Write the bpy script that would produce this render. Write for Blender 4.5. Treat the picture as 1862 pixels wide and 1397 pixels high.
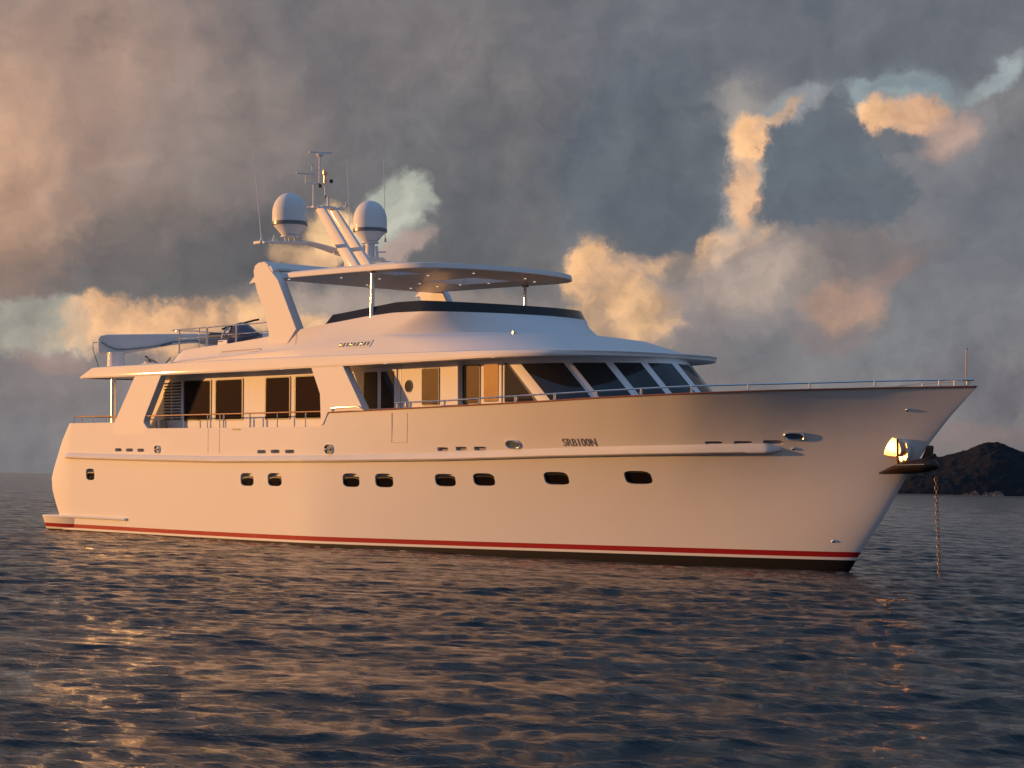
import bpy, bmesh, math, random
import numpy as np
from mathutils import Vector, Matrix
from math import sin, cos, pi, radians, atan2, asin, copysign, sqrt, degrees

S = bpy.context.scene
for o in list(bpy.data.objects): bpy.data.objects.remove(o)
COL = S.collection
random.seed(4); RNG = np.random.default_rng(11)

# ------------------------------------------------------------------ camera
CAM = np.array([53.025, -35.100, 1.9])
F = np.array([-0.7059796, 0.7059796, 0.05644114]); U = np.array([0.02435142, -0.0554491, 0.99816452]); R = np.array([0.7078134, 0.70605821, 0.02195432])
cd = bpy.data.cameras.new("camera"); cam = bpy.data.objects.new("camera", cd); COL.objects.link(cam)
cd.sensor_width = 36; cd.lens = 3200 / 1862 * 36; cd.clip_start = 0.1; cd.clip_end = 30000
M = Matrix(((R[0], U[0], -F[0], CAM[0]), (R[1], U[1], -F[1], CAM[1]), (R[2], U[2], -F[2], CAM[2]), (0, 0, 0, 1)))
cam.matrix_world = M
S.camera = cam

# ------------------------------------------------------------------ light and sky
SUN_AZ = (-0.833, -0.553); SUN_EL = radians(3.4)
sd = bpy.data.lights.new("sun", 'SUN'); sun = bpy.data.objects.new("sun", sd); COL.objects.link(sun)
sd.energy = 4.6; sd.color = (1.0, 0.465, 0.14); sd.angle = radians(0.6)
sv = Vector((SUN_AZ[0], SUN_AZ[1], 0)).normalized() * cos(SUN_EL) + Vector((0, 0, sin(SUN_EL)))
sun.rotation_euler = sv.to_track_quat('Z', 'Y').to_euler()
sun.location = (0, 0, 60)
S.view_settings.view_transform = 'Standard'; S.view_settings.look = 'None'; S.view_settings.exposure = 0; S.view_settings.gamma = 1

def lin(c):
    return tuple(((v / 255) / 12.92 if v / 255 <= 0.04045 else (((v / 255) + 0.055) / 1.055) ** 2.4) for v in c[:3]) + (1,)

F0 = np.array([-0.7071, 0.7071, 0.]); R0 = np.array([0.7071, 0.7071, 0.])
def azel(u, v):
    d = F + R * ((u - 931) / 3200) - U * ((v - 698.5) / 3200)
    d = d / np.linalg.norm(d)
    return degrees(atan2(d @ R0, d @ F0)), degrees(asin(d[2]))

W = bpy.data.worlds.new("World"); S.world = W; W.use_nodes = True
nt = W.node_tree; nt.nodes.clear(); N = nt.nodes; L = nt.links
def nd(t, **k):
    n = N.new(t)
    for a, b in k.items(): setattr(n, a, b)
    return n
def math_(op, a, b=None, c=None, clamp=False):
    n = nd('ShaderNodeMath', operation=op, use_clamp=clamp)
    for i, x in enumerate((a, b, c)):
        if x is None: continue
        if isinstance(x, (int, float)): n.inputs[i].default_value = x
        else: L.new(x, n.inputs[i])
    return n.outputs[0]
def dotv(v, w):
    n = nd('ShaderNodeVectorMath', operation='DOT_PRODUCT'); L.new(v, n.inputs[0]); n.inputs[1].default_value = w
    return n.outputs['Value']
tc = nd('ShaderNodeTexCoord'); D = tc.outputs['Generated']
az = math_('MULTIPLY', math_('ARCTAN2', dotv(D, tuple(R0)), dotv(D, tuple(F0))), 180 / pi)
el = math_('MULTIPLY', math_('ARCSINE', dotv(D, (0, 0, 1))), 180 / pi)
cx = nd('ShaderNodeCombineXYZ'); L.new(az, cx.inputs[0]); L.new(el, cx.inputs[1]); P = cx.outputs[0]
def noise(vec, scale, detail, rough=0.55, off=0.0):
    m = nd('ShaderNodeMapping'); L.new(vec, m.inputs[0]); m.inputs['Location'].default_value = (off, off * 1.7, off * 0.3)
    n = nd('ShaderNodeTexNoise'); L.new(m.outputs[0], n.inputs['Vector'])
    n.inputs['Scale'].default_value = scale; n.inputs['Detail'].default_value = detail; n.inputs['Roughness'].default_value = rough
    return n
def vmath(op, a, b):
    n = nd('ShaderNodeVectorMath', operation=op)
    for i, x in enumerate((a, b)):
        if isinstance(x, tuple): n.inputs[i].default_value = x
        else: L.new(x, n.inputs[i])
    return n.outputs[0]
n1 = noise(P, 0.28, 3, 0.5, 3.1); n2 = noise(P, 0.95, 7, 0.62, 7.7)
w1 = vmath('MULTIPLY', vmath('SUBTRACT', n1.outputs['Color'], (0.5, 0.5, 0.5)), (1.8, 1.5, 0))
w2 = vmath('MULTIPLY', vmath('SUBTRACT', n2.outputs['Color'], (0.5, 0.5, 0.5)), (1.25, 1.1, 0))
PW = vmath('ADD', P, vmath('ADD', w1, w2))
nbil = noise(PW, 0.55, 5, 0.5, 12.0).outputs['Fac']; nbig = noise(PW, 0.16, 5, 0.5, 21.0).outputs['Fac']; nfin = noise(PW, 1.6, 8, 0.65, 5.0).outputs['Fac']; nmic = noise(PW, 4.5, 4, 0.6, 9.0).outputs['Fac']

def mixc(a, b, f, mode='MIX'):
    n = nd('ShaderNodeMix', data_type='RGBA', blend_type=mode)
    for i, x in ((6, a), (7, b)):
        if isinstance(x, tuple): n.inputs[i].default_value = x
        else: L.new(x, n.inputs[i])
    if isinstance(f, (int, float)): n.inputs[0].default_value = f
    else: L.new(f, n.inputs[0])
    return n.outputs[2]
def smooth(v, a, b, o0=0.0, o1=1.0):
    n = nd('ShaderNodeMapRange', interpolation_type='SMOOTHSTEP'); L.new(v, n.inputs[0])
    for i, x in enumerate((a, b, o0, o1)): n.inputs[i + 1].default_value = x
    return n.outputs[0]
# base gradient by elevation
ramp = nd('ShaderNodeValToRGB'); L.new(math_('DIVIDE', el, 40.0, clamp=True), ramp.inputs[0])
cr = ramp.color_ramp
stops = [(0.0, (118, 117, 120)), (0.06, (126, 121, 123)), (0.14, (128, 122, 121)), (0.22, (116, 115, 118)), (0.40, (112, 113, 118)), (0.7, (104, 110, 122)), (1.0, (92, 108, 132))]
cr.elements[0].position = 0; cr.elements[0].color = lin(stops[0][1]); cr.elements[1].position = 1; cr.elements[1].color = lin(stops[-1][1])
for p, c in stops[1:-1]:
    e = cr.elements.new(p); e.color = lin(c)
color = ramp.outputs[0]
color = mixc(color, lin((150, 144, 142)), smooth(nbig, 0.45, 0.75, 0, 0.45))
def blob(c, u, v, ru, rv, rot=0, soft=0.6, op=1.0, tex=0.0):
    """cloud patch: centre and radii in degrees of azimuth / elevation"""
    global color
    a, e = azel(u, v)
    m = nd('ShaderNodeMapping', vector_type='TEXTURE'); L.new(PW, m.inputs[0])
    m.inputs['Location'].default_value = (a, e, 0); m.inputs['Rotation'].default_value = (0, 0, radians(rot))
    m.inputs['Scale'].default_value = (ru * 0.0179, rv * 0.0179, 1)
    ln = nd('ShaderNodeVectorMath', operation='LENGTH'); L.new(m.outputs[0], ln.inputs[0])
    lv_ = math_('ADD', ln.outputs['Value'], math_('MULTIPLY', math_('SUBTRACT', nfin, 0.5), 0.65 + 0.5 * tex))
    lv_ = math_('ADD', lv_, math_('MULTIPLY', math_('SUBTRACT', nmic, 0.5), 0.22))
    f = smooth(lv_, 1.0 + soft * 0.5, 1.0 - soft * 0.5, 0, op)
    if tex: f = math_('MULTIPLY', f, smooth(nbil, 0.5 - 0.22 / tex, 0.5 + 0.1, 1 - min(tex, 1), 1))
    color = mixc(color, lin(c), f)
# big masses (soft)
blob((104, 102, 103), 350, 450, 620, 120, 2, 0.9, 0.9)
blob((122, 116, 117), 600, 120, 520, 200, 0, 1.2, 0.7)
blob((170, 141, 126), 120, 130, 260, 230, -25, 1.5, 0.8)
blob((196, 156, 130), -40, 330, 140, 180, 0, 1.6, 0.85)
blob((148, 134, 128), 420, 230, 140, 120, -20, 1.2, 0.6)
blob((106, 107, 111), 900, 350, 230, 190, 0, 1.0, 0.85)
blob((100, 107, 116), 1190, 300, 190, 190, 0, 0.6, 0.95)
blob((104, 110, 120), 1500, 60, 480, 130, 0, 1.0, 0.8)
blob((116, 120, 128), 1720, 470, 220, 230, 0, 1.1, 0.75)
blob((152, 142, 140), 1300, 530, 230, 110, -8, 1.0, 0.85)
blob((128, 118, 117), 1560, 470, 130, 60, 10, 1.0, 0.7)
blob((112, 116, 122), 1500, 640, 200, 60, 0, 1.1, 0.7)
blob((134, 126, 126), 230, 700, 330, 70, 4, 1.2, 0.7)
blob((168, 152, 142), 700, 560, 260, 46, 0, 1.0, 0.8)
blob((166, 162, 150), 40, 595, 150, 48, 0, 0.5, 0.95)
# bright peach billows
blob((228, 178, 134), 300, 592, 190, 45, 3, 0.6, 0.95, 0.8)
blob((232, 184, 136), 520, 580, 120, 30, -10, 0.7, 0.8, 0.7)
blob((234, 184, 136), 1115, 490, 72, 66, 20, 0.6, 1.0, 0.85)
blob((234, 186, 138), 1140, 570, 80, 60, 0, 0.8, 0.9, 0.7)
blob((232, 184, 138), 1260, 450, 95, 36, 22, 0.6, 0.95, 0.7)
blob((226, 180, 138), 1350, 415, 55, 45, 10, 0.7, 0.9, 0.6)
blob((186, 166, 152), 1330, 500, 140, 60, 0, 1.0, 0.75, 0.4)
blob((180, 145, 124), 1525, 560, 66, 36, 5, 0.7, 0.9, 0.6)
blob((150, 128, 122), 1600, 505, 70, 26, 35, 0.9, 0.7, 0.5)
blob((134, 120, 120), 1500, 610, 60, 26, 0, 1.0, 0.6, 0.4)
blob((186, 148, 124), 200, -520, 700, 300, 0, 1.2, 0.3)  # patch above the view, added to warm the water's reflections
# bright gaps first, then the dark masses that close round them
blob((168, 160, 154), 1350, 300, 80, 140, 0, 0.9, 0.8)
blob((150, 154, 158), 1440, 190, 90, 30, 35, 0.9, 0.9)
blob((234, 184, 138), 1372, 245, 48, 40, 10, 0.7, 1.0)
blob((222, 176, 138), 1350, 345, 34, 50, 0, 0.8, 0.9)
blob((206, 170, 142), 1420, 205, 44, 14, 40, 0.9, 0.8)
blob((140, 156, 162), 1632, 180, 96, 44, 0, 0.8, 0.9)
blob((118, 128, 136), 1640, 160, 50, 9, 6, 1.2, 0.6)
blob((150, 146, 146), 1612, 182, 34, 8, -12, 1.2, 0.6)
blob((150, 160, 164), 1822, 140, 18, 76, -50, 1.0, 0.85)
blob((230, 182, 140), 1590, 212, 40, 30, 0, 0.6, 1.0)
blob((222, 174, 138), 1664, 214, 44, 30, 10, 0.7, 0.95)
blob((180, 152, 140), 1712, 250, 46, 40, 0, 1.0, 0.8)
blob((102, 108, 116), 1215, 290, 112, 130, 0, 0.35, 0.97)
blob((99, 106, 115), 1190, 390, 110, 60, 12, 0.4, 0.95)
blob((106, 111, 119), 1226, 470, 24, 50, -18, 1.0, 0.6)
blob((100, 108, 118), 1492, 300, 104, 108, 0, 0.3, 1.0)
blob((99, 106, 116), 1450, 375, 82, 46, -10, 0.4, 0.95)
blob((101, 108, 117), 1570, 360, 90, 60, 10, 0.5, 0.95)
blob((102, 108, 117), 1530, 215, 26, 50, 0, 0.5, 0.9)
blob((104, 110, 118), 1620, 262, 60, 18, 0, 0.7, 0.8)
blob((104, 109, 117), 1560, 110, 180, 36, 0, 0.7, 0.85)
# pale window behind the mast
blob((166, 170, 160), 722, 375, 62, 52, 0, 0.5, 1.0)
blob((170, 172, 162), 680, 430, 80, 40, 0, 0.9, 0.8)
blob((238, 196, 146), 612, 420, 50, 46, 0, 0.6, 1.0)
blob((230, 184, 140), 560, 462, 60, 22, 0, 0.7, 0.9)
blob((176, 152, 144), 730, 455, 50, 16, 20, 0.9, 0.8)
# low in the right
blob((136, 120, 118), 1770, 790, 100, 26, 4, 0.9, 0.7, 0.5)
blob((108, 106, 112), 1800, 700, 120, 50, 0, 1.2, 0.6)
blob((156, 132, 126), 100, 650, 60, 16, 0, 0.9, 0.7, 0.5)
blob((124, 122, 126), 60, 800, 260, 50, 0, 1.2, 0.6)
# cloud relief: billows are brighter and warmer on the side turned to the low sun
off_a = vmath('ADD', PW, (-0.55, 0.30, 0)); nb_off = noise(off_a, 0.55, 5, 0.5, 12.0).outputs['Fac']
off_b = vmath('ADD', PW, (-0.20, 0.14, 0)); nf_off = noise(off_b, 1.6, 8, 0.65, 5.0).outputs['Fac']
off_c = vmath('ADD', PW, (-1.6, 0.9, 0)); ng_off = noise(off_c, 0.16, 5, 0.5, 21.0).outputs['Fac']
rel = math_('ADD', math_('MULTIPLY', math_('SUBTRACT', nbil, nb_off), 0.85), math_('ADD', math_('MULTIPLY', math_('SUBTRACT', nfin, nf_off), 0.22), math_('MULTIPLY', math_('SUBTRACT', nbig, ng_off), 1.6)))
lumn = nd('ShaderNodeRGBToBW'); L.new(color, lumn.inputs[0])
rel = math_('MULTIPLY', rel, smooth(lumn.outputs[0], 0.22, 0.50, 1.0, 2.3))
relc = nd('ShaderNodeCombineXYZ')
for i, k_ in enumerate((0.55, 0.50, 0.40)): L.new(math_('ADD', math_('MULTIPLY', rel, k_), 1.0), relc.inputs[i])
color = mixc(color, relc.outputs[0], 1.0, 'MULTIPLY')
det = math_('ADD', math_('MULTIPLY', math_('SUBTRACT', nbil, 0.5), 0.20), math_('MULTIPLY', math_('SUBTRACT', nfin, 0.5), 0.08))
det = math_('ADD', det, 1.0)
cmb = nd('ShaderNodeCombineXYZ')
for i in range(3): L.new(det, cmb.inputs[i])
color = mixc(color, cmb.outputs[0], 1.0, 'MULTIPLY')

sky = nd('ShaderNodeTexSky', sky_type='NISHITA'); sky.sun_disc = False
sky.sun_elevation = SUN_EL; sky.sun_rotation = atan2(SUN_AZ[0], SUN_AZ[1]); sky.air_density = 1.1; sky.dust_density = 1.5; sky.ozone_density = 1.6
bg1 = nd('ShaderNodeBackground'); L.new(sky.outputs[0], bg1.inputs[0]); bg1.inputs[1].default_value = 0.15
bg2 = nd('ShaderNodeBackground'); L.new(color, bg2.inputs[0]); bg2.inputs[1].default_value = 1.0
# cover: the cloud bank fills the half of the sky the boat lies against, broken elsewhere
front = math_('MULTIPLY', smooth(math_('ABSOLUTE', az), 48, 85, 1, 0), smooth(el, 32, 58, 1, 0))
gen = noise(D, 2.2, 6, 0.55, 2.0).outputs['Fac']
# low bank added to dim sunward glow; blue veil added to colour the shade
low = smooth(el, 10, 30, 0.92, 0)
sunward = dotv(D, (SUN_AZ[0], SUN_AZ[1], 0.05))
lowc = mixc(lin((126, 122, 130)), lin((178, 132, 104)), smooth(sunward, 0.3, 1.0))
veil = mixc(lin((118, 151, 194)), lowc, low)
color = mixc(veil, color, front)
L.new(color, bg2.inputs[0])
cover = math_('MAXIMUM', front, math_('MAXIMUM', low, smooth(gen, 0.35, 0.65, 0.70, 0.92)))
mx = nd('ShaderNodeMixShader'); L.new(cover, mx.inputs[0]); L.new(bg1.outputs[0], mx.inputs[1]); L.new(bg2.outputs[0], mx.inputs[2])
wo = nd('ShaderNodeOutputWorld'); L.new(mx.outputs[0], wo.inputs[0])
try:
    W.cycles.sampling_method = 'MANUAL'; W.cycles.sample_map_resolution = 1024
except Exception: pass

# ------------------------------------------------------------------ materials
def mat(name, col, rough=0.4, metal=0.0, coat=0.0, spec=0.5, noise_amt=0.0, noise_scale=3.0, bump=0.0, bump_scale=30.0, emit=None):
    m = bpy.data.materials.new(name); m.use_nodes = True; t = m.node_tree; b = t.nodes['Principled BSDF']
    b.inputs['Base Color'].default_value = tuple(col[:3]) + (1,); b.inputs['Roughness'].default_value = rough; b.inputs['Metallic'].default_value = metal
    b.inputs['Coat Weight'].default_value = coat; b.inputs['Coat Roughness'].default_value = 0.04; b.inputs['Specular IOR Level'].default_value = spec
    tcn = t.nodes.new('ShaderNodeTexCoord')
    if noise_amt:
        n = t.nodes.new('ShaderNodeTexNoise'); n.inputs['Scale'].default_value = noise_scale; n.inputs['Detail'].default_value = 5
        t.links.new(tcn.outputs['Object'], n.inputs['Vector'])
        r = t.nodes.new('ShaderNodeMapRange'); t.links.new(n.outputs['Fac'], r.inputs[0]); r.inputs[1].default_value = 0.3; r.inputs[2].default_value = 0.7
        r.inputs[3].default_value = 1 - noise_amt; r.inputs[4].default_value = 1 + noise_amt * 0.5
        mi = t.nodes.new('ShaderNodeMix'); mi.data_type = 'RGBA'; mi.blend_type = 'MULTIPLY'; mi.inputs[0].default_value = 1
        mi.inputs[6].default_value = tuple(col[:3]) + (1,); t.links.new(r.outputs[0], mi.inputs[7]); t.links.new(mi.outputs[2], b.inputs['Base Color'])
    if bump:
        n = t.nodes.new('ShaderNodeTexNoise'); n.inputs['Scale'].default_value = bump_scale; n.inputs['Detail'].default_value = 3
        t.links.new(tcn.outputs['Object'], n.inputs['Vector'])
        bp = t.nodes.new('ShaderNodeBump'); bp.inputs['Strength'].default_value = bump; bp.inputs['Distance'].default_value = 0.02
        t.links.new(n.outputs['Fac'], bp.inputs['Height']); t.links.new(bp.outputs[0], b.inputs['Normal'])
    if emit: b.inputs['Emission Color'].default_value = tuple(emit[:3]) + (1,); b.inputs['Emission Strength'].default_value = emit[3]
    return m
WHITE = mat('gloss_white_paint', (0.80, 0.79, 0.77), 0.6, spec=0.25, coat=0.05, noise_amt=0.02, noise_scale=0.8)
WHITE2 = mat('satin_white_paint', (0.78, 0.78, 0.77), 0.6, spec=0.25, coat=0.06, noise_amt=0.03, noise_scale=1.5)
GLASS = mat('dark_tinted_glass', (0.012, 0.012, 0.013), 0.06, spec=0.7)
GLASSD = mat('low_reflection_glass', (0.022, 0.013, 0.011), 0.03, spec=0.10)  # same glass, darkened and dulled in place of weaker reflections aft
PORTG = mat('porthole_glass', (0.012, 0.009, 0.009), 0.02, spec=0.04)
GLASSG = mat('sunset_reflection_glass', (0.26, 0.20, 0.11), 0.04, 0.9, bump=0.15, bump_scale=2)  # gold put into the colour for the sunset sky mirrored in the panes
SMOKE = mat('smoked_acrylic', (0.02, 0.017, 0.015), 0.12, spec=0.4)
STEEL = mat('polished_stainless', (0.80, 0.78, 0.74), 0.22, 1.0)
MIRROR = mat('warm_glint_steel', (0.90, 0.66, 0.44), 0.38, 1.0, bump=0.3, bump_scale=7)  # orange put into the steel colour to warm its sun glint
TEAK = mat('varnished_teak', (0.30, 0.10, 0.045), 0.5, coat=0.15, noise_amt=0.3, noise_scale=14)
BLACK = mat('black_rubber', (0.02, 0.02, 0.02), 0.5)
GREYBAND = mat('grey_band', (0.16, 0.17, 0.18), 0.3)
GALV = mat('galvanised_chain', (0.26, 0.20, 0.16), 0.5, 0.6, noise_amt=0.5, noise_scale=30)
RUST = mat('weathered_anchor_steel', (0.07, 0.045, 0.035), 0.45, 0.6, noise_amt=0.4, noise_scale=12)
GREYW = mat('grey_drain_paint', (0.33, 0.31, 0.32), 0.5)
DOWN = mat('downlight_lens', (0.9, 0.88, 0.8), 0.3, emit=(1, 0.85, 0.7, 0.8))
SKYL = mat('skylight_panel', (0.75, 0.78, 0.82), 0.3)
_t = SKYL.node_tree; _tr = _t.nodes.new('ShaderNodeBsdfTranslucent'); _tr.inputs[0].default_value = (.92, .92, .92, 1)
_mx = _t.nodes.new('ShaderNodeMixShader'); _mx.inputs[0].default_value = .85; _t.links.new(_t.nodes['Principled BSDF'].outputs[0], _mx.inputs[1]); _t.links.new(_tr.outputs[0], _mx.inputs[2]); _t.links.new(_mx.outputs[0], _t.nodes['Material Output'].inputs[0])
NAVY = mat('navy_purple_gelcoat', (0.022, 0.018, 0.06), 0.15, coat=0.8)
LETTER = mat('grey_lettering', (0.24, 0.19, 0.16), 0.5)
GOLD = mat('gold_leaf_letters', (0.85, 0.60, 0.22), 0.25, 1.0)
RED = mat('red_bezel', (0.45, 0.03, 0.02), 0.4)
TAN = mat('tan_cushion', (0.45, 0.36, 0.27), 0.8)
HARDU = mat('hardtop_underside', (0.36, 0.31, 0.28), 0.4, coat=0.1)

# hull paint: white topsides, red boot stripe, white line, black antifouling (painted bands in hull coordinates)
HULLM = mat('hull_paint', (0.80, 0.79, 0.77), 0.65, spec=0.2, coat=0.04)
HULLM.node_tree.nodes['Principled BSDF'].inputs['Coat Roughness'].default_value = 0.03
t = HULLM.node_tree; b = t.nodes['Principled BSDF']
tcn = t.nodes.new('ShaderNodeTexCoord'); sx = t.nodes.new('ShaderNodeSeparateXYZ'); t.links.new(tcn.outputs['Object'], sx.inputs[0])
zr = t.nodes.new('ShaderNodeFloatCurve')
mr = t.nodes.new('ShaderNodeMapRange'); mr.inputs[1].default_value = -2; mr.inputs[2].default_value = 30; t.links.new(sx.outputs[0], mr.inputs[0])
t.links.new(mr.outputs[0], zr.inputs[1])
cv = zr.mapping.curves[0]; pts_ = [(-2, .20), (0.3, .205), (9.3, .23), (18.6, .30), (24.6, .335), (30, .345)]
cv.points[0].location = ((pts_[0][0] + 2) / 32, pts_[0][1]); cv.points[1].location = (1, pts_[-1][1])
for q in pts_[1:-1]: cv.points.new((q[0] + 2) / 32, q[1])
zr.mapping.update()
def mm(op, a, bb):
    n = t.nodes.new('ShaderNodeMath'); n.operation = op
    for i, x in enumerate((a, bb)):
        if isinstance(x, (int, float)): n.inputs[i].default_value = x
        else: t.links.new(x, n.inputs[i])
    return n.outputs[0]
h = mm('SUBTRACT', sx.outputs[2], zr.outputs[0])
def mixn(a, bb, f):
    n = t.nodes.new('ShaderNodeMix'); n.data_type = 'RGBA'
    for i, x in ((6, a), (7, bb)):
        if isinstance(x, tuple): n.inputs[i].default_value = x
        else: t.links.new(x, n.inputs[i])
    t.links.new(f, n.inputs[0]); return n.outputs[2]
c1 = mixn((0.80, 0.79, 0.77, 1), (0.36, 0.008, 0.015, 1), mm('MULTIPLY', mm('GREATER_THAN', h, 0.0), mm('LESS_THAN', h, 0.128)))
c2 = mixn(c1, (0.012, 0.011, 0.012, 1), mm('LESS_THAN', h, -0.066))
t.links.new(c2, b.inputs['Base Color'])
# faint fairness waviness of a big painted hull
n = t.nodes.new('ShaderNodeTexNoise'); n.inputs['Scale'].default_value = 1.1; n.inputs['Detail'].default_value = 2; t.links.new(tcn.outputs['Object'], n.inputs['Vector'])
bp = t.nodes.new('ShaderNodeBump'); bp.inputs['Strength'].default_value = 0.16; bp.inputs['Distance'].default_value = 0.03
t.links.new(n.outputs['Fac'], bp.inputs['Height']); t.links.new(bp.outputs[0], b.inputs['Normal']); t.links.new(bp.outputs[0], b.inputs['Coat Normal'])

# ------------------------------------------------------------------ mesh helpers
class G:
    def __init__(s): s.v = []; s.f = []
    def quad_grid(s, rows, close=False):
        b0 = len(s.v); n = len(rows[0])
        for r in rows: s.v += [tuple(p) for p in r]
        for i in range(len(rows) - 1):
            for j in range(n if close else n - 1):
                k = (j + 1) % n
                s.f.append((b0 + i * n + j, b0 + i * n + k, b0 + (i + 1) * n + k, b0 + (i + 1) * n + j))
        return b0
    def cap(s, pts):
        b0 = len(s.v); s.v += [tuple(p) for p in pts]; s.f.append(tuple(range(b0, b0 + len(pts))))
    def box(s, x0, x1, y0, y1, z0, z1):
        b0 = len(s.v)
        s.v += [(x, y, z) for z in (z0, z1) for y in (y0, y1) for x in (x0, x1)]
        s.f += [tuple(b0 + i for i in q) for q in ((0, 2, 3, 1), (4, 5, 7, 6), (0, 1, 5, 4), (2, 6, 7, 3), (0, 4, 6, 2), (1, 3, 7, 5))]
    def obox(s, p0, p1, w, h, up=(0, 0, 1)):
        """box bar from p0 to p1, width w (sideways) and height h (along up)"""
        a, b_ = Vector(p0), Vector(p1); d = (b_ - a).normalized(); side = d.cross(Vector(up)).normalized(); u = side.cross(d)
        b0 = len(s.v)
        for q in (a, b_):
            for sy, sz in ((-1, -1), (1, -1), (1, 1), (-1, 1)): s.v.append(tuple(q + side * sy * w / 2 + u * sz * h / 2))
        s.f += [tuple(b0 + i for i in q) for q in ((0, 1, 2, 3), (7, 6, 5, 4), (0, 4, 5, 1), (1, 5, 6, 2), (2, 6, 7, 3), (3, 7, 4, 0))]
    def prism(s, poly, fn0, fn1):
        """poly 2D list, fn maps (a,b)->3D for two faces"""
        n = len(poly); b0 = len(s.v)
        s.v += [tuple(fn0(*p)) for p in poly] + [tuple(fn1(*p)) for p in poly]
        s.f.append(tuple(b0 + i for i in range(n))); s.f.append(tuple(b0 + n + i for i in reversed(range(n))))
        for i in range(n): k = (i + 1) % n; s.f.append((b0 + i, b0 + k, b0 + n + k, b0 + n + i))
    def tube(s, path, r, sides=10, caps=True):
        P_ = [Vector(p) for p in path]; rows = []; n = len(P_)
        rr = r if isinstance(r, (list, tuple)) else [r] * n
        prev = None
        for i, p in enumerate(P_):
            d = (P_[min(i + 1, n - 1)] - P_[max(i - 1, 0)]).normalized()
            if prev is None: a = d.orthogonal().normalized()
            else: a = (prev - d * prev.dot(d)).normalized()
            prev = a; b_ = d.cross(a)
            rows.append([tuple(p + (a * cos(2 * pi * k / sides) + b_ * sin(2 * pi * k / sides)) * rr[i]) for k in range(sides)])
        s.quad_grid(rows, True)
        if caps: s.cap(rows[0]); s.cap(rows[-1][::-1])
    def lathe(s, prof, c=(0, 0, 0), seg=32, axis='z'):
        rows = []
        for r, z in prof:
            row = []
            for k in range(seg):
                a = 2 * pi * k / seg; p = (r * cos(a), r * sin(a), z)
                if axis == 'y': p = (p[0], p[2], p[1])
                if axis == 'x': p = (p[2], p[0], p[1])
                row.append((c[0] + p[0], c[1] + p[1], c[2] + p[2]))
            rows.append(row)
        s.quad_grid(rows, True)
        s.cap(rows[0]); s.cap(rows[-1][::-1])

def obj(name, g, m, parent=None, sharp=35, bevel=0.0, doubles=True, offset=None):
    me = bpy.data.meshes.new(name)
    vs = g.v if offset is None else [(a - offset[0], b_ - offset[1], c - offset[2]) for a, b_, c in g.v]
    me.from_pydata(vs, [], g.f)
    bm = bmesh.new(); bm.from_mesh(me)
    if doubles: bmesh.ops.remove_doubles(bm, verts=bm.verts, dist=1e-4)
    bmesh.ops.recalc_face_normals(bm, faces=bm.faces)
    bm.to_mesh(me); bm.free()
    me.polygons.foreach_set('use_smooth', [True] * len(me.polygons))
    me.set_sharp_from_angle(angle=radians(sharp))
    me.materials.append(m)
    o = bpy.data.objects.new(name, me); COL.objects.link(o)
    if parent: o.parent = parent
    if bevel:
        md = o.modifiers.new('bevel', 'BEVEL'); md.width = bevel; md.segments = 2; md.limit_method = 'ANGLE'; md.angle_limit = radians(40)
    return o
def tag(o, label, cat, group=None, kind=None):
    if label: o['label'] = label
    if cat: o['category'] = cat
    if group: o['group'] = group
    if kind: o['kind'] = kind
    return o

HEEL = radians(1.7)
RX = Matrix.Rotation(HEEL, 4, 'X')
yacht = bpy.data.objects.new('motor_yacht', None); COL.objects.link(yacht); yacht.rotation_euler = (HEEL, 0, 0)
tag(yacht, 'large white motor yacht with red waterline stripe and two satellite domes, lying at anchor', 'yacht')
Y = yacht
def on_yacht(name, base):
    """an Empty for a loose thing standing on the yacht at yacht coordinates base"""
    o = bpy.data.objects.new(name, None); COL.objects.link(o)
    o.location = RX @ Vector(base); o.rotation_euler = (HEEL, 0, 0)
    return o

# ------------------------------------------------------------------ hull
def stem(z): return float(np.interp(z, [-1.2, 0, .45, 1.24, 2.24, 3.05, 3.58, 4.06, 4.30], [28.2, 29.3, 29.6, 30.2, 30.86, 31.5, 31.97, 32.46, 32.72]))
_dx = np.array([17, 18, 20, 22, 24, 25.5, 27, 28.5, 30, 31.3, 32.2, 32.67]); _dy = np.array([3.75, 3.75, 3.745, 3.71, 3.60, 3.43, 3.08, 2.35, 1.46, .72, .24, 0])
_s = np.linspace(0, 1, 401); _yy = np.interp(17 + _s * 15.67, _dx, _dy)
_e = np.concatenate([np.full(20, 3.75), _yy, -_yy[-2:-22:-1]])
for _ in range(3): _e = np.convolve(_e, np.ones(17) / 17, 'same')
_YD = np.maximum(_e[20:421], 0); _YD[-1] = 0
def hy(x, z):
    t_ = max(0, z / 4.2); w = min(1, t_) ** 2.4; hb = 3.62 + .13 * min(1, t_ * 1.5); xf = stem(z)
    if z < 0: hb *= (1 + z * .12)
    s_ = min(1, max(0, (x - 13.5) / (xf - 13.5))); yw = hb * (1 - s_ ** 1.25) ** .8
    sd = min(1, max(0, (x - 17) / (xf - 17))); yd = float(np.interp(sd, _s, _YD)) * hb / 3.75
    return (1 - w) * yw + w * yd
def xt(z): return float(np.interp(z, [-1, .45, .9, 1.45, 1.85, 2.2, 2.68, 3.15, 3.5, 3.68, 4], [.1, .05, -.22, -.47, -.49, -.32, -.02, .25, .52, .66, .9]))
def zs(x): return float(np.interp(x, [0, 5.25, 5.5, 14.18, 14.55, 17.2, 19.2, 21.4, 23, 24.5, 26.4, 28.8, 30.7, 32.7], [3.70, 3.70, 3.495, 3.495, 3.87, 3.925, 3.965, 4.01, 4.05, 4.10, 4.15, 4.215, 4.25, 4.27]))
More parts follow.
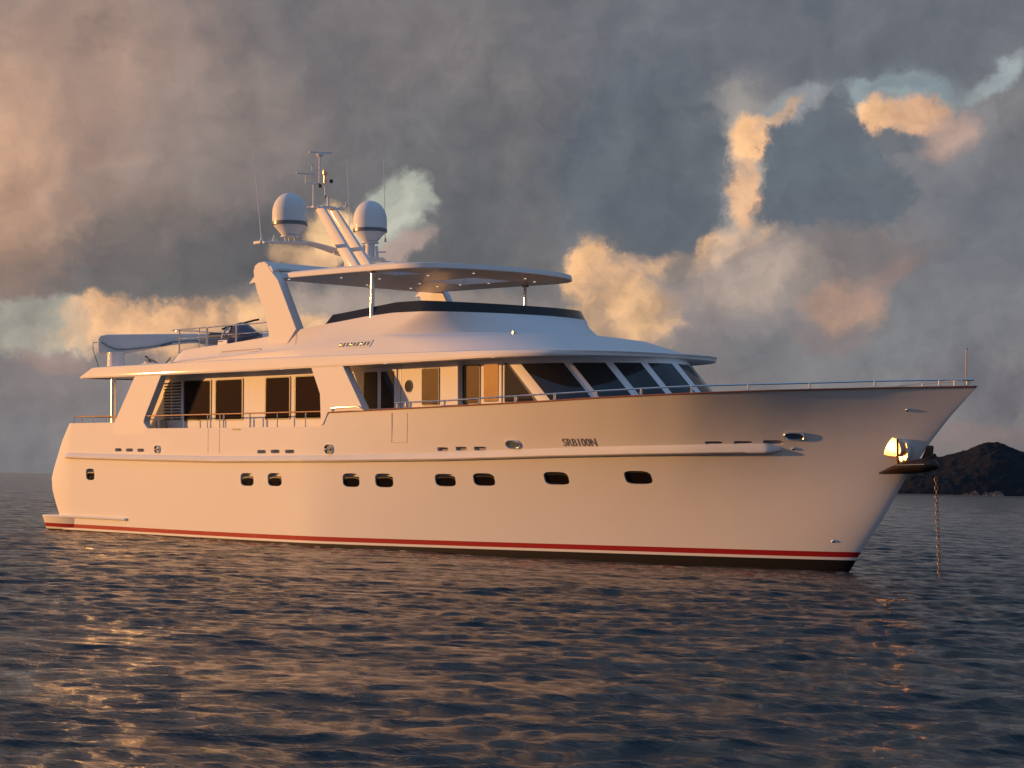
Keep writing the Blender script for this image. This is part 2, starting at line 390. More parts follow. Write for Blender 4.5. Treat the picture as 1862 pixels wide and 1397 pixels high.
def zl(x): return float(np.interp(x, [0, 14.6, 20, 32.7], [3.49, 3.49, 3.65, 3.95]))
def hs(x, z, off=0.0):
    """point on the starboard hull skin, moved outward by off"""
    e = 0.02; y = hy(x, z)
    nx = -(hy(x + e, z) - hy(x - e, z)) / (2 * e); nz = -(hy(x, z + e) - hy(x, z - e)) / (2 * e)
    nn = Vector((nx, 1, nz)).normalized()
    return Vector((x + nn.x * off, -(y + nn.y * off), z + nn.z * off))
fixed = [1.0, 1.6] + list(np.arange(2.2, 5.1, .45)) + [5.25, 5.5] + list(np.arange(6, 14.1, .45)) + [14.18, 14.35, 14.55, 15] + list(np.arange(15.5, 20.01, .5))
NB = 64
def colx(j, zfun):
    """x and half-breadth of column j at height zfun(x)"""
    if j == 0: x = xt(zfun(1.0)); return x, hy(x, zfun(x)) - .22
    if j == 1: x = xt(zfun(1.0)) + .05; return x, hy(x, zfun(x)) - .07
    if j == 2: x = xt(zfun(1.0)) + .22; return x, hy(x, zfun(x))
    j -= 3
    if j < len(fixed): x = fixed[j]; return x, hy(x, zfun(x))
    tau = (j - len(fixed) + 1) / NB; g_ = 1 - (1 - tau) ** 1.7
    x = 25.
    for _ in range(12): x = 20 + (stem(zfun(x)) - 20) * g_
    return x, hy(x, zfun(x))
NC = 3 + len(fixed) + NB
rows = []
fr = [0, .12, .22] + list(np.linspace(.27, 1, 24))
for f_ in fr:
    zf = (lambda f_: lambda x: -1.2 + (zl(x) + 1.2) * f_)(f_)
    rows.append([(colx(j, zf)[0], -colx(j, zf)[1], zf(colx(j, zf)[0])) for j in range(NC)])
for f_ in (.5, 1.0):
    zf = (lambda f_: lambda x: zl(x) + (zs(x) + .004 - zl(x)) * f_)(f_)
    rows.append([(colx(j, zf)[0], -colx(j, zf)[1], zf(colx(j, zf)[0])) for j in range(NC)])
top = rows[-1]
inn = []
for (x, y, z) in top:
    k = max(0.0, min(1.0, -y / .5)); inn.append((x + (.15 if x < 1.3 else 0) * 1.0 - .08 * (1 - k), min(0, y + .15 * k), z))
rows.append(inn)
def zin(x): return float(np.interp(x, [0, 17, 22, 33], [2.95, 2.95, 3.70, 4.05]))
rows.append([(x if x < 31 else min(x, stem(zin(x)) - .10), y if x < 17 else min(0, max(y, -(hy(min(x, stem(zin(x)) - .02), zin(x)) - .18))), zin(x)) for (x, y, z) in inn])
g = G()
def addside(sgn): g.quad_grid([[(x, y * sgn, z) for x, y, z in r] for r in rows])
addside(1); addside(-1)
# bottom, transom and deck
for r in (rows[0], rows[-1]): g.quad_grid([[(x, y, z) for x, y, z in r], [(x, 0, z) for x, y, z in r], [(x, -y, z) for x, y, z in r]])
colA = [r[0] for r in rows]
g.quad_grid([[(p[0], p[1], p[2]) for p in colA], [(p[0], -p[1], p[2]) for p in colA]])
hull = obj('hull', g, HULLM, Y, sharp=40)

def rrect(w, h_, n_=4.0, N_=28, skew=0.0):
    pts = []
    for k in range(N_):
        a = 2 * pi * k / N_; ca, sa = cos(a), sin(a)
        pts.append((w / 2 * copysign(abs(ca) ** (2 / n_), ca) + skew * h_ * .5 * sa, h_ / 2 * copysign(abs(sa) ** (2 / n_), sa)))
    return pts
cut = G()
ports = [(2.11, 1.90, .52), (10.71, 1.85, .64), (12.04, 1.865, .66), (15.30, 1.90, .65), (16.54, 1.915, .66), (18.70, 1.965, .70), (19.99, 2.005, .70), (22.26, 2.08, .74), (24.61, 2.145, .74)]
for x, z, w in ports:
    hh = .38 if x < 18 else .34
    cut.prism(rrect(w, hh, 3.6), lambda a, b_: hs(x + a, z + b_, .2), lambda a, b_: hs(x + a, z + b_, -.075))
scup = [(3.83, 2.71, .40), (4.48, 2.705, .40), (5.12, 2.70, .38), (11.45, 2.67, .42), (12.10, 2.68, .42), (12.78, 2.68, .44), (18.80, 2.79, .38), (19.45, 2.81, .39), (20.09, 2.82, .41), (26.85, 3.01, .41), (27.52, 3.02, .42), (28.18, 3.04, .43)]
for x, z, w in scup:
    cut.prism(rrect(w, .105, 5, 20), lambda a, b_: hs(x + a, z + b_, .2), lambda a, b_: hs(x + a, z + b_, -.09))
co = obj('cutter', cut, BLACK)
md = hull.modifiers.new('b', 'BOOLEAN'); md.object = co; md.operation = 'DIFFERENCE'; md.solver = 'EXACT'
dg = bpy.context.evaluated_depsgraph_get(); me = bpy.data.meshes.new_from_object(hull.evaluated_get(dg))
hull.modifiers.clear(); hull.data = me
me.polygons.foreach_set('use_smooth', [True] * len(me.polygons)); me.set_sharp_from_angle(angle=radians(35))
hull.data.materials.clear(); hull.data.materials.append(HULLM)
bpy.data.objects.remove(co)

for x, z, w in ports:
    hh = .38 if x < 18 else .34
    g = G(); g.prism(rrect(w + .02, hh + .02, 3.6), lambda a, b_: hs(x + a, z + b_, -.05), lambda a, b_: hs(x + a, z + b_, -.07))
    p = obj('porthole', g, PORTG, Y)
    g = G(); o_ = rrect(w - .01, hh - .01, 3.6); i_ = rrect(w - .07, hh - .07, 3.6)
    g.quad_grid([[hs(x + a, z + b_, -.052) for a, b_ in o_], [hs(x + a, z + b_, -.035) for a, b_ in o_], [hs(x + a, z + b_, -.035) for a, b_ in i_], [hs(x + a, z + b_, -.052) for a, b_ in i_]], True)
    obj('frame', g, BLACK, p)
for x, z, w in scup:
    g = G(); g.prism(rrect(w + .01, .115, 5, 20), lambda a, b_: hs(x + a, z + b_, -.06), lambda a, b_: hs(x + a, z + b_, -.085))
    obj('freeing_port', g, GREYW, Y)
# rub rail
RUBP = [(0.71, 2.58), (2.5, 2.555), (4.94, 2.53), (9.39, 2.50), (14.6, 2.55), (18.66, 2.63), (20.53, 2.69), (22.3, 2.75), (24.72, 2.81), (26.71, 2.85), (28.75, 2.875)]
def rubz(x): return float(np.interp(x, [p[0] for p in RUBP], [p[1] for p in RUBP]))
g = G(); rws = []
for x in list(np.linspace(.55, 27.9, 140)) + list(np.linspace(27.95, 28.36, 8)):
    z = rubz(x); k = min(1, (x - .5) / .12) if x < 2 else min(1, max(0, (28.40 - x) / .35))
    prof = [(-.02, .15), (.015, .14), (.075, .065), (.11, .03), (.125, .005), (.12, -.02), (.09, -.045), (.03, -.06), (-.02, -.065)]
    rws.append([hs(x, z + b_ * (.4 + .6 * k), a * k if a > 0 else a) for a, b_ in prof])
g.quad_grid(rws); g.cap(rws[0]); g.cap(rws[-1][::-1])
rub = obj('rub_rail', g, WHITE2, Y, sharp=50)
g = G(); rws = []
for x in np.linspace(.8, 27.5, 120):
    z = rubz(x); rws.append([hs(x, z + .004 + b_, a) for a, b_ in ((.118, .014), (.134, .012), (.140, 0), (.134, -.012), (.118, -.014))])
g.quad_grid(rws); obj('rubbing_strip', g, mat('dull_steel', (.40, .37, .34), .5, .5), rub, sharp=60)
# teak cap rail on the raised bulwark, and stern bulwark
def caprail(x0, x1, name):
    g = G(); rws = []
    xs_ = [x for x in np.linspace(x0, min(x1, 31.2), 90)] + [31.2 + (x1 - 31.2) * (1 - (1 - k) ** 2) for k in np.linspace(0, 1, 16)][1:] if x1 > 31.5 else list(np.linspace(x0, x1, 90))
    for x in xs_:
        z = zs(x); y = hy(min(x, stem(z) - .001), z); wi = min(.17, y * .8)
        rws.append([(x, -(y + .035), z + .004), (x, -(y + .045), z + .02), (x, -(y + .035), z + .038), (x, -(y - wi), z + .038), (x, -(y - wi), z + .004)])
    g.quad_grid(rws, True); g.cap(rws[0])
    g.quad_grid([[(a, -b_, c) for a, b_, c in r] for r in rws], True); g.cap([(a, -b_, c) for a, b_, c in rws[0]])
    return obj(name, g, TEAK, Y, sharp=50)
caprail(14.56, 32.68, 'cap_rail')
g = G()
for s_ in (-1, 1): g.tube([(32.45, s_ * .10, 4.30), (32.60, s_ * .06, 4.30), (32.68, 0, 4.30)], .022, 8)
obj('bow_cap', g, STEEL, Y)

# stern platform and its ledge
g = G()
rws = []
for z, xa, hb in ((.06, -.86, 3.55), (.16, -.93, 3.64), (.50, -1.02, 3.70), (.56, -1.03, 3.74), (.60, -1.00, 3.72)):
    rws.append([(2.0, -hb + .6, z), (1.0, -hb + .02, z), (xa + .25, -hb, z), (xa + .08, -hb + .05, z), (xa, -hb + .25, z), (xa, hb - .25, z), (xa + .08, hb - .05, z), (xa + .25, hb, z), (1.0, hb - .02, z), (2.0, hb - .6, z)])
g.quad_grid(rws, True); g.cap(rws[0]); g.cap(rws[-1][::-1])
obj('swim_platform', g, HULLM, Y, sharp=50)
g = G(); rws = []
for x in list(np.linspace(.3, 4.2, 24)) + [4.28]:
    k = 1 if x < 4.25 else .2
    rws.append([hs(x, .58 + b_, a * k) for a, b_ in ((-.02, .045), (.06, .035), (.085, 0), (.06, -.035), (-.02, -.045))])
g.quad_grid(rws); g.cap(rws[-1])
lg = obj('side_ledge', g, WHITE2, Y)

# fairleads (oval stainless ports)
for x, z, w, hh, kind in ((6.07, 2.84, .26, .24, 0), (14.49, 2.86, .30, .26, 0), (21.22, 3.0, .43, .22, 1), (28.73, 3.19, .43, .18, 1)):
    g = G(); rws = []
    o_ = rrect(w, hh, 2.6, 32)
    for sc, of in ((1.08, .002), (1.06, .03), (.96, .045), (.86, .03), (.84, .004)): rws.append([hs(x + a * sc, z + b_ * sc, of) for a, b_ in o_])
    g.quad_grid(rws, True)
    fl = obj('fairlead', g, STEEL, Y, sharp=60)
    g = G(); g.prism([(a * .86, b_ * .86) for a, b_ in o_], lambda a, b_: hs(x + a, z + b_, .006), lambda a, b_: hs(x + a, z + b_, -.01))
    obj('opening', g, BLACK if kind == 0 else mat('fairlead_inside_steel', (0.35, 0.42, 0.48), 0.25, 0.8), fl)
    if kind == 0:
        g = G(); g.tube([hs(x - w * .3, z, .03), hs(x + w * .3, z, .03)], .02, 8); obj('roller', g, STEEL, fl)
# hull side doors: seams
def seam(pts, name='boarding_door'):
    g = G()
    for (x0, z0), (x1, z1) in zip(pts[:-1], pts[1:]):
        n_ = 6
        for k in range(n_):
            a = (x0 + (x1 - x0) * k / n_, z0 + (z1 - z0) * k / n_); c = (x0 + (x1 - x0) * (k + 1) / n_, z0 + (z1 - z0) * (k + 1) / n_)
            p0 = hs(a[0], a[1], .001); p1 = hs(c[0], c[1], .001); d = (p1 - p0).normalized(); g.obox(p0, p1, .010, .008, up=(0, 1, .01) if abs(d.y) < .9 else (0, 0, 1))
    return obj(name, g, mat('door_gap', (.36, .30, .26), .6), Y)
seam([(17.14, 3.84), (16.98, 3.04), (17.56, 3.04), (17.76, 3.84)])
seam([(8.78, 3.47), (8.78, 2.72)]); seam([(9.36, 3.47), (9.36, 2.72)])
g = G(); g.prism(rrect(.40, .045, 6), lambda a, b_: hs(10.2 + a, 3.44 + b_, .012), lambda a, b_: hs(10.2 + a, 3.44 + b_, -.01)); obj('deck_drain', g, BLACK, Y)
for x, z in ((28.61, 2.90), (29.08, .73), (31.2, 3.78)):  # the highest one is added to give a small glint
    g = G(); g.lathe([(.002, .03), (.03, .02), (.045, 0)], (0, 0, 0), 14, 'y'); c0 = hs(x, z, 0)
    g.v = [(a + c0.x, -b_ + c0.y, c + c0.z) for a, b_, c in g.v]; obj('through_hull_and_glint_fitting', g, STEEL, Y)

# lettering on the hull
def text_mesh(txt, size, mapf, m, name, parent, extrude=.0, space=1.0, sx_=1.0):
    cu = bpy.data.curves.new(name, 'FONT'); cu.body = txt; cu.size = size; cu.extrude = .004; cu.space_character = space
    to = bpy.data.objects.new(name + '_tmp', cu); COL.objects.link(to)
    dg = bpy.context.evaluated_depsgraph_get(); me = bpy.data.meshes.new_from_object(to.evaluated_get(dg)); bpy.data.objects.remove(to)
    for v in me.vertices: v.co = mapf(v.co.x * sx_, v.co.y, v.co.z)
    me.materials.clear(); me.materials.append(m)
    o = bpy.data.objects.new(name, me); COL.objects.link(o); o.parent = parent
    return o
text_mesh('SRB100N', .27, lambda a, b_, c: hs(22.80 + a, 2.955 + b_ + a * .002, .006 + c), LETTER, 'registration_letters', Y, sx_=.93, space=1.05)

# ------------------------------------------------------------------ rails
def stanchion(parent, x, y, z0, z1, r=.016, name='stanchion'):
    g = G(); g.tube([(x, y, z0), (x, y, z1)], r, 8); g.lathe([(r * 2.2, 0), (r * 2.0, .015), (r, .03)], (x, y, z0), 10)
    return obj(name, g, STEEL, parent)
# aft rail: teak handrail
for s_ in (-1, 1):
    g = G(); path = [(.92, s_ * -.2, 3.93), (.92, s_ * 3.35, 3.93), (1.02, s_ * 3.62, 3.93), (1.25, s_ * 3.70, 3.93)] + [(x, s_ * 3.70, float(np.interp(x, [1, 5.3, 14.5], [3.93, 3.895, 3.925]))) for x in np.linspace(1.6, 14.55, 20)]
    g.tube(path, [.022] * len(path), 8)
    ra = obj('aft_handrail', g, TEAK, Y)
    for x in (1.03, 1.52, 2.23, 3.03): stanchion(ra, x, s_ * 3.68, 3.70, 3.92, .022)
    for x in (6.06, 7.40, 8.67, 9.30, 10.81, 12.13, 13.44): stanchion(ra, x, s_ * 3.69, 3.49, 3.90, .017)
    for x in (8.84, 9.49): stanchion(ra, x, s_ * 3.69, 3.49, 3.90, .022)
# fore rail: stainless
railz = lambda x: float(np.interp(x, [17.2, 19.2, 21.8, 23.0, 24.4, 26.9, 29.3, 30.7, 32.6], [4.115, 4.14, 4.215, 4.247, 4.285, 4.355, 4.395, 4.43, 4.445]))
def deck_y(x): z = zs(x); return hy(min(x, stem(z) - .02), z)
for s_ in (-1, 1):
    g = G(); path = [(17.2, s_ * (deck_y(17.2) - .06), 4.10)] + [(x, s_ * (deck_y(x) - .06), railz(x)) for x in np.linspace(17.25, 31.8, 50)] + [(32.2, s_ * (deck_y(32.2) - .06), railz(32.2)), (32.45, s_ * .22, 4.44), (32.58, s_ * .06, 4.44), (32.60, 0, 4.44)]
    g.tube(path, .021, 8)
    fr_ = obj('fore_handrail', g, STEEL, Y)
    for x in (17.28, 17.62, 17.84, 19.16, 20.45, 21.73, 23.04, 24.35, 25.65, 26.95, 28.19, 29.42, 30.69, 31.94, 32.48):
        stanchion(fr_, x, s_ * max(.05, deck_y(x) - .06), zs(x) + .03, railz(x),   .036 if x in (17.84, 21.73, 23.04) else .027)
g = G(); g.tube([(32.42, 0, 4.27), (32.44, 0, 5.12)], [.032, .026], 10); g.lathe([(.02, 0), (.028, .02), (.001, .04)], (32.44, 0, 5.12), 10); obj('jackstaff', g, STEEL, Y)

# ------------------------------------------------------------------ pillars (wings) between bulwark and upper deck
def plate(name, poly, y0, y1, m=WHITE, parent=Y, bevel=.015):
    g = G(); g.prism(poly, lambda a, b_: (a, y0, b_), lambda a, b_: (a, y1, b_)); return obj(name, g, m, parent, bevel=bevel)
for s_ in (-1, 1):
    plate('wing_pillar', [(3.50, 3.60), (4.78, 5.22), (6.27, 5.22), (5.36, 3.88), (5.28, 3.72), (5.34, 3.56), (5.52, 3.45), (5.1, 3.3), (3.5, 3.3)], s_ * 3.742, s_ * 3.50)
    plate('wing_pillar', [(13.72, 5.22), (14.14, 4.42), (14.19, 3.52), (14.30, 3.56), (14.50, 3.885), (16.06, 3.91), (15.12, 5.22)], s_ * 3.742, s_ * 3.50)
for s_ in (-1, 1):
    g = G(); g.tube([(2.86, s_ * 3.32, 2.96), (2.84, s_ * 3.32, 5.2)], .085, 20); obj('deck_post', g, STEEL, Y)

# ------------------------------------------------------------------ rings
def ring(hb, xa, xs, xf, n_, zf, NS=40, NA=40, closed=True):
    hbf = hb if callable(hb) else (lambda x: hb)
    pts = []
    for i in range(NS):
        x = xa + (xs - xa) * i / NS; pts.append((x, -hbf(x), zf(x)))
    for i in range(2 * NA + 1):
        a = pi / 2 - (pi / 2) * i / NA; ca, sa = cos(a), sin(a)
        x = xs + (xf - xs) * abs(ca) ** (2 / n_); y = -hbf(xs) * copysign(abs(sa) ** (2 / n_), sa)
        pts.append((x, y, zf(x)))
    for i in reversed(range(NS)):
        x = xa + (xs - xa) * i / NS; pts.append((x, hbf(x), zf(x)))
    return pts
def li(*p):
    xs_ = [a for a, b_ in p]; z_ = [b_ for a, b_ in p]
    return lambda x: float(np.interp(x, xs_, z_))
def quad(x0, xf, za, zm, zf):
    co_ = np.polyfit([x0, (x0 + xf) / 2, xf], [za, zm, zf], 2); return lambda x: float(np.polyval(co_, x))

# deck house walls (aft and forward parts)
g = G(); g.box(3.9, 18.95, -2.93, 2.93, 2.9, 5.3); house = obj('deckhouse', g, WHITE2, Y)
# forward house with raked wrap-round windscreen
def ws(z): # windscreen plan at height z
    k = 5.12 - z; return dict(hb=2.76, xa=18.9, xs=20.78 + k * 1.1, xf=23.95 + k * 1.02, n_=1.75)
def wsring(z, off=0.0):
    d = ws(z); k = 5.12 - z; pts = []
    # side wall straight to the raked pillar, then the wrap-round curve
    NS, NA = 20, 48
    for i in range(NS): pts.append((18.9 + (d['xs'] - 18.9) * i / NS, -(2.76 + off), z))
    for i in range(2 * NA + 1):
        a = pi / 2 - (pi / 2) * i / NA; ca, sa = cos(a), sin(a)
        x = d['xs'] + off * ca + (d['xf'] - d['xs']) * abs(ca) ** (2 / d['n_']); y = -(2.76 + off) * copysign(abs(sa) ** (2 / d['n_']), sa)
        pts.append((x, y, z))
    for i in reversed(range(NS)): pts.append((18.9 + (d['xs'] - 18.9) * i / NS, 2.76 + off, z))
    return pts
g = G(); g.quad_grid([wsring(z) for z in np.linspace(3.0, 5.30, 9)], True); g.cap(wsring(3.0)); g.cap(wsring(5.30)[::-1])
wh = obj('wheelhouse', g, WHITE2, Y, sharp=45)
# windscreen panes: from the raked corner pillar round the front
def pane_pt(s_, z, off):
    r_ = wsring(z, off); k0 = 20; t_ = k0 + s_ * 96; i = int(t_); f_ = t_ - i; a, b_ = Vector(r_[i]), Vector(r_[min(i + 1, len(r_) - 1)]); return a.lerp(b_, f_)
fb = [(.040, .166), (.188, .271), (.292, .366), (.387, .478)]
fb += [(1 - b_, 1 - a) for a, b_ in fb]
for a, b_ in fb:
    if a > b_: a, b_ = b_, a
    g = G(); n_ = 10
    outer = [[pane_pt(a + (b_ - a) * k / n_, z, .012) for k in range(n_ + 1)] for z in (5.075, 4.9, 4.4, 3.80)]
    inner = [[pane_pt(a + (b_ - a) * k / n_, z, .002) for k in range(n_ + 1)] for z in (5.075, 4.9, 4.4, 3.80)]
    g.quad_grid(outer); g.quad_grid(inner)
    for e_ in (0, -1): g.quad_grid([[r[e_] for r in outer], [r[e_] for r in inner]]); g.quad_grid([outer[e_], inner[e_]])
    w_ = obj('windscreen_pane', g, GLASS, Y)

# ---- windows on the sides
def rounded(poly, r=.05, n_=4):
    out = []; m_ = len(poly)
    for i in range(m_):
        p0, p, p1 = Vector(poly[i - 1]), Vector(poly[i]), Vector(poly[(i + 1) % m_])
        d0 = (p0 - p).normalized(); d1 = (p1 - p).normalized(); a, c = p + d0 * r, p + d1 * r
        for k in range(n_ + 1):
            t_ = k / n_; q = a * (1 - t_) ** 2 + p * 2 * t_ * (1 - t_) + c * t_ ** 2; out.append((q.x, q.y))
    return out
def window(poly, yw, name='window', sides=(-1, 1), m=GLASS, r=.06, frame=BLACK):
    for s_ in sides:
        rp = rounded(poly, r); cx_ = sum(p[0] for p in rp) / len(rp); cz_ = sum(p[1] for p in rp) / len(rp)
        g = G(); g.prism(rp, lambda a, b_: (a, s_ * (yw + .012), b_), lambda a, b_: (a, s_ * (yw - .01), b_))
        w_ = obj(name, g, m, Y)
        o_ = [(cx_ + (a - cx_) * (1 + .025 / .6), cz_ + (b_ - cz_) * (1 + .018 / .6)) for a, b_ in rp]; i_ = [(cx_ + (a - cx_) * .955, cz_ + (b_ - cz_) * .975) for a, b_ in rp]
        g = G(); g.quad_grid([[(a, s_ * (yw + .002), b_) for a, b_ in o_], [(a, s_ * (yw + .020), b_) for a, b_ in o_], [(a, s_ * (yw + .020), b_) for a, b_ in i_], [(a, s_ * (yw + .008), b_) for a, b_ in i_]], True)
        obj('frame', g, frame, w_)
for x0, x1 in ((6.36, 7.77), (8.02, 9.42), (10.57, 11.75), (12.0, 13.45)): window([(x0, 3.75), (x1, 3.75), (x1, 4.99), (x0, 4.99)], 2.93, m=GLASSD)
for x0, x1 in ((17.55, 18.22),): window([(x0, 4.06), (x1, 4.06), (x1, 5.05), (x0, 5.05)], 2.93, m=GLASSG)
for x0, x1 in ((14.43, 14.62),): window([(x0, 4.72), (x1, 4.72), (x1, 5.0), (x0, 5.0)], 2.93, r=.02, m=RED)
# side entrance: sliding door with two panes
for s_ in (-1, 1):
    g = G(); g.prism([(14.98, 3.0), (16.52, 3.0), (16.52, 5.12), (14.98, 5.12)], lambda a, b_: (a, s_ * 2.955, b_), lambda a, b_: (a, s_ * 2.90, b_)); dr = obj('side_door', g, WHITE, Y, bevel=.008)
    for x0, x1 in ((15.14, 15.71), (15.87, 16.41)):
        rp = rounded([(x0, 4.0), (x1, 4.0), (x1, 5.02), (x0, 5.02)], .05)
        g = G(); g.prism(rp, lambda a, b_: (a, s_ * 2.968, b_), lambda a, b_: (a, s_ * 2.94, b_)); obj('pane', g, GLASS, dr)
    g = G(); g.lathe([(.155, 0), (.155, .02), (.135, .024), (.135, .005)], (0, 0, 0), 28, 'y')
    g.v = [(a + 16.99, s_ * (2.93 + b_), c * 1.12 + 4.59) for a, b_, c in g.v]; pw = obj('round_window', g, GREYBAND, Y, sharp=50)
    g = G(); g.lathe([(.14, 0), (.14, .012)], (0, 0, 0), 28, 'y'); g.v = [(a + 16.99, s_ * (2.93 + b_), c * 1.12 + 4.59) for a, b_, c in g.v]; obj('pane', g, GLASS, pw)
    g = G(); g.box(16.66, 16.675, s_ * 2.925, s_ * 2.936, 3.2, 5.2); obj('panel_seam', g, GREYBAND, Y)
    # louvred vent by the aft corner
    g = G(); g.box(5.17, 6.30, min(s_ * 2.925, s_ * 2.95), max(s_ * 2.925, s_ * 2.95), 3.45, 5.06); lv = obj('louvred_panel', g, WHITE2, Y, bevel=.006)
    for x0, x1 in ((5.25, 5.62), (5.70, 6.18)):
        g = G()
        for k in range(13):
            z = 3.78 + k * .095
            g.prism([(0, z), (.03, z), (.0, z + .045)], lambda a, b_: (x0, s_ * (2.952 + a), b_), lambda a, b_: (x1, s_ * (2.952 + a), b_))
        obj('louvre_slats', g, BLACK, lv)
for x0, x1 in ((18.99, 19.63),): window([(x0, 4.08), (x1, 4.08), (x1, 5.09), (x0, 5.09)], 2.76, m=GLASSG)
window([(20.56, 4.08), (21.72, 4.08), (20.66, 5.10), (20.56, 5.10)], 2.76, r=.05)
for s_ in (-1, 1):
    g = G(); g.prism([(19.69, 3.1), (20.46, 3.1), (20.46, 5.17), (19.69, 5.17)], lambda a, b_: (a, s_ * 2.785, b_), lambda a, b_: (a, s_ * 2.74, b_)); dr = obj('wheelhouse_door', g, WHITE, Y, bevel=.01)
    rp = rounded([(19.80, 4.11), (20.34, 4.11), (20.34, 5.10), (19.80, 5.10)], .06)
    g = G(); g.prism(rp, lambda a, b_: (a, s_ * 2.797, b_), lambda a, b_: (a, s_ * 2.76, b_)); obj('pane', g, mat('bright_sunset_reflection_glass', (0.75, 0.52, 0.22), 0.05, 0.95, bump=0.15, bump_scale=2), dr)  # stronger gold painted in for the sunset mirrored in the door pane

# ------------------------------------------------------------------ upper deck slab / brow and shoulder
zbot = quad(1.4, 23.73, 5.185, 5.165, 5.235)
BB = lambda off, z_: ring(3.75 + off, 1.5, 20.08, 23.85 + off, 2.75, z_)
def aft_shift(r, dx):
    out = []
    for (x, y, z) in r: out.append((x + dx * max(0, (2.5 - x) / 1.0) if x < 2.5 else x, y, z))
    return out
ztop = quad(1.4, 24.0, 5.515, 5.490, 5.33)
g = G()
R_b0 = BB(-.25, lambda x: zbot(x) + .03); R_b = BB(0, zbot); R_m1 = BB(.012, lambda x: zbot(x) + .05); R_m2 = aft_shift(BB(.01, lambda x: zbot(x) * .45 + ztop(x) * .55), .35)
R_t = aft_shift(ring(3.73, 1.5, 20.1, 24.0, 2.6, ztop), .7)
def shoulder(k, zz):
    """between deck edge (k=0) and foot of the flybridge coaming (k=1), forward part"""
    return None
g.quad_grid([R_b0, R_b, R_m1, R_m2, R_t], True)
R_in = aft_shift(ring(3.60, 1.55, 20.0, 23.85, 2.5, lambda x: ztop(x) + .03), .8)
g.quad_grid([R_t, R_in], True); g.cap(R_in[::-1]); g.cap(R_b0)
slab = obj('upper_deck', g, WHITE, Y, sharp=14)

# upper coaming: foot, crease, top
hbT = li((6, 3.42), (10, 3.42), (12.8, 3.38), (14.2, 3.16), (16.5, 3.06), (17.6, 3.06))
zT = li((6.42, 5.50), (6.75, 5.86), (7.0, 5.93), (7.9, 5.99), (9.6, 6.06), (11.0, 6.15), (12.65, 6.31), (13.9, 6.45), (15.3, 6.57), (16.53, 6.625), (17.6, 6.60), (19.6, 6.53))
zC = li((6.42, 5.47), (6.75, 5.60), (12, 5.80), (14, 5.98), (16, 6.02), (18.5, 5.99), (21, 5.965))
hbC = li((6, 3.55), (12, 3.49), (13, 3.45), (15, 3.33), (16, 3.29))
XA = 6.42
foot = ring(3.66, XA, 18.5, 23.55, 2.45, lambda x: ztop(x) + .0)
foot2 = ring(3.62, XA, 18.3, 23.3, 2.40, lambda x: ztop(x) + .045 + max(0, (x - 20)) * .01)
mid1 = ring(lambda x: hbC(x) + .12, XA, 17.2, 22.2, 2.1, li((6.42, 5.49), (6.75, 5.56), (12, 5.70), (14, 5.80), (16, 5.84), (20, 5.82), (22.2, 5.78)))
crease = ring(hbC, XA, 16.02, 20.95, 1.72, zC)
crease2 = ring(lambda x: hbC(x) - .02, XA, 16.1, 20.75, 1.72, lambda x: zC(x) + .025)
def lerp_ring(a, b_, t_): return [tuple(Vector(p).lerp(Vector(q), t_)) for p, q in zip(a, b_)]
topR = ring(hbT, XA, 17.59, 19.62, 1.78, zT)
topi = ring(lambda x: hbT(x) - .12, XA, 17.5, 19.45, 1.78, lambda x: zT(x) + .012)
topd = ring(lambda x: hbT(x) - .14, XA, 17.5, 19.40, 1.78, lambda x: 5.5)
g = G()
for ax in (0,):
    g.quad_grid([foot, foot2, lerp_ring(foot2, mid1, .5), mid1, lerp_ring(mid1, crease, .55), crease, crease2, lerp_ring(crease2, topR, .5), topR, topi, topd], True)
coam = obj('flybridge_coaming', g, WHITE, Y, sharp=30)
g = G(); g.cap(ring(lambda x: hbT(x) - .13, XA, 17.5, 19.42, 1.78, lambda x: 5.56)); obj('flybridge_sole', g, WHITE2, Y)
# the smoked windscreen of the flybridge
zG = quad(13.9, 19.5, 6.70, 6.92, 6.77)
gb = ring(lambda x: hbT(x) - .02, 13.72, 17.59, 19.60, 1.78, lambda x: zT(x) + .004, NS=24)
gt = ring(lambda x: hbT(x) - .10, 13.92, 17.50, 19.48, 1.75, lambda x: float(np.interp(x, [13.9, 16.5, 17.5, 19.5], [6.70, 6.92, 6.91, 6.78])), NS=24)
g = G(); ib = [(x - (0.02 if x > 17.6 else 0), y * .99, z) for x, y, z in gb]; it = [(x - (0.02 if x > 17.6 else 0), y * .99, z) for x, y, z in gt]
g.quad_grid([gb, gt, it, ib]); g.cap([gb[0], gt[0], it[0], ib[0]]); g.cap([gb[-1], gt[-1], it[-1], ib[-1]])
obj('flybridge_windscreen', g, SMOKE, Y, sharp=40)
# seat back inside flybridge, seen through the arch
g = G(); g.box(12.5, 16.5, 2.2, 2.8, 5.56, 6.72); obj('settee', g, GREYBAND, Y, bevel=.05)

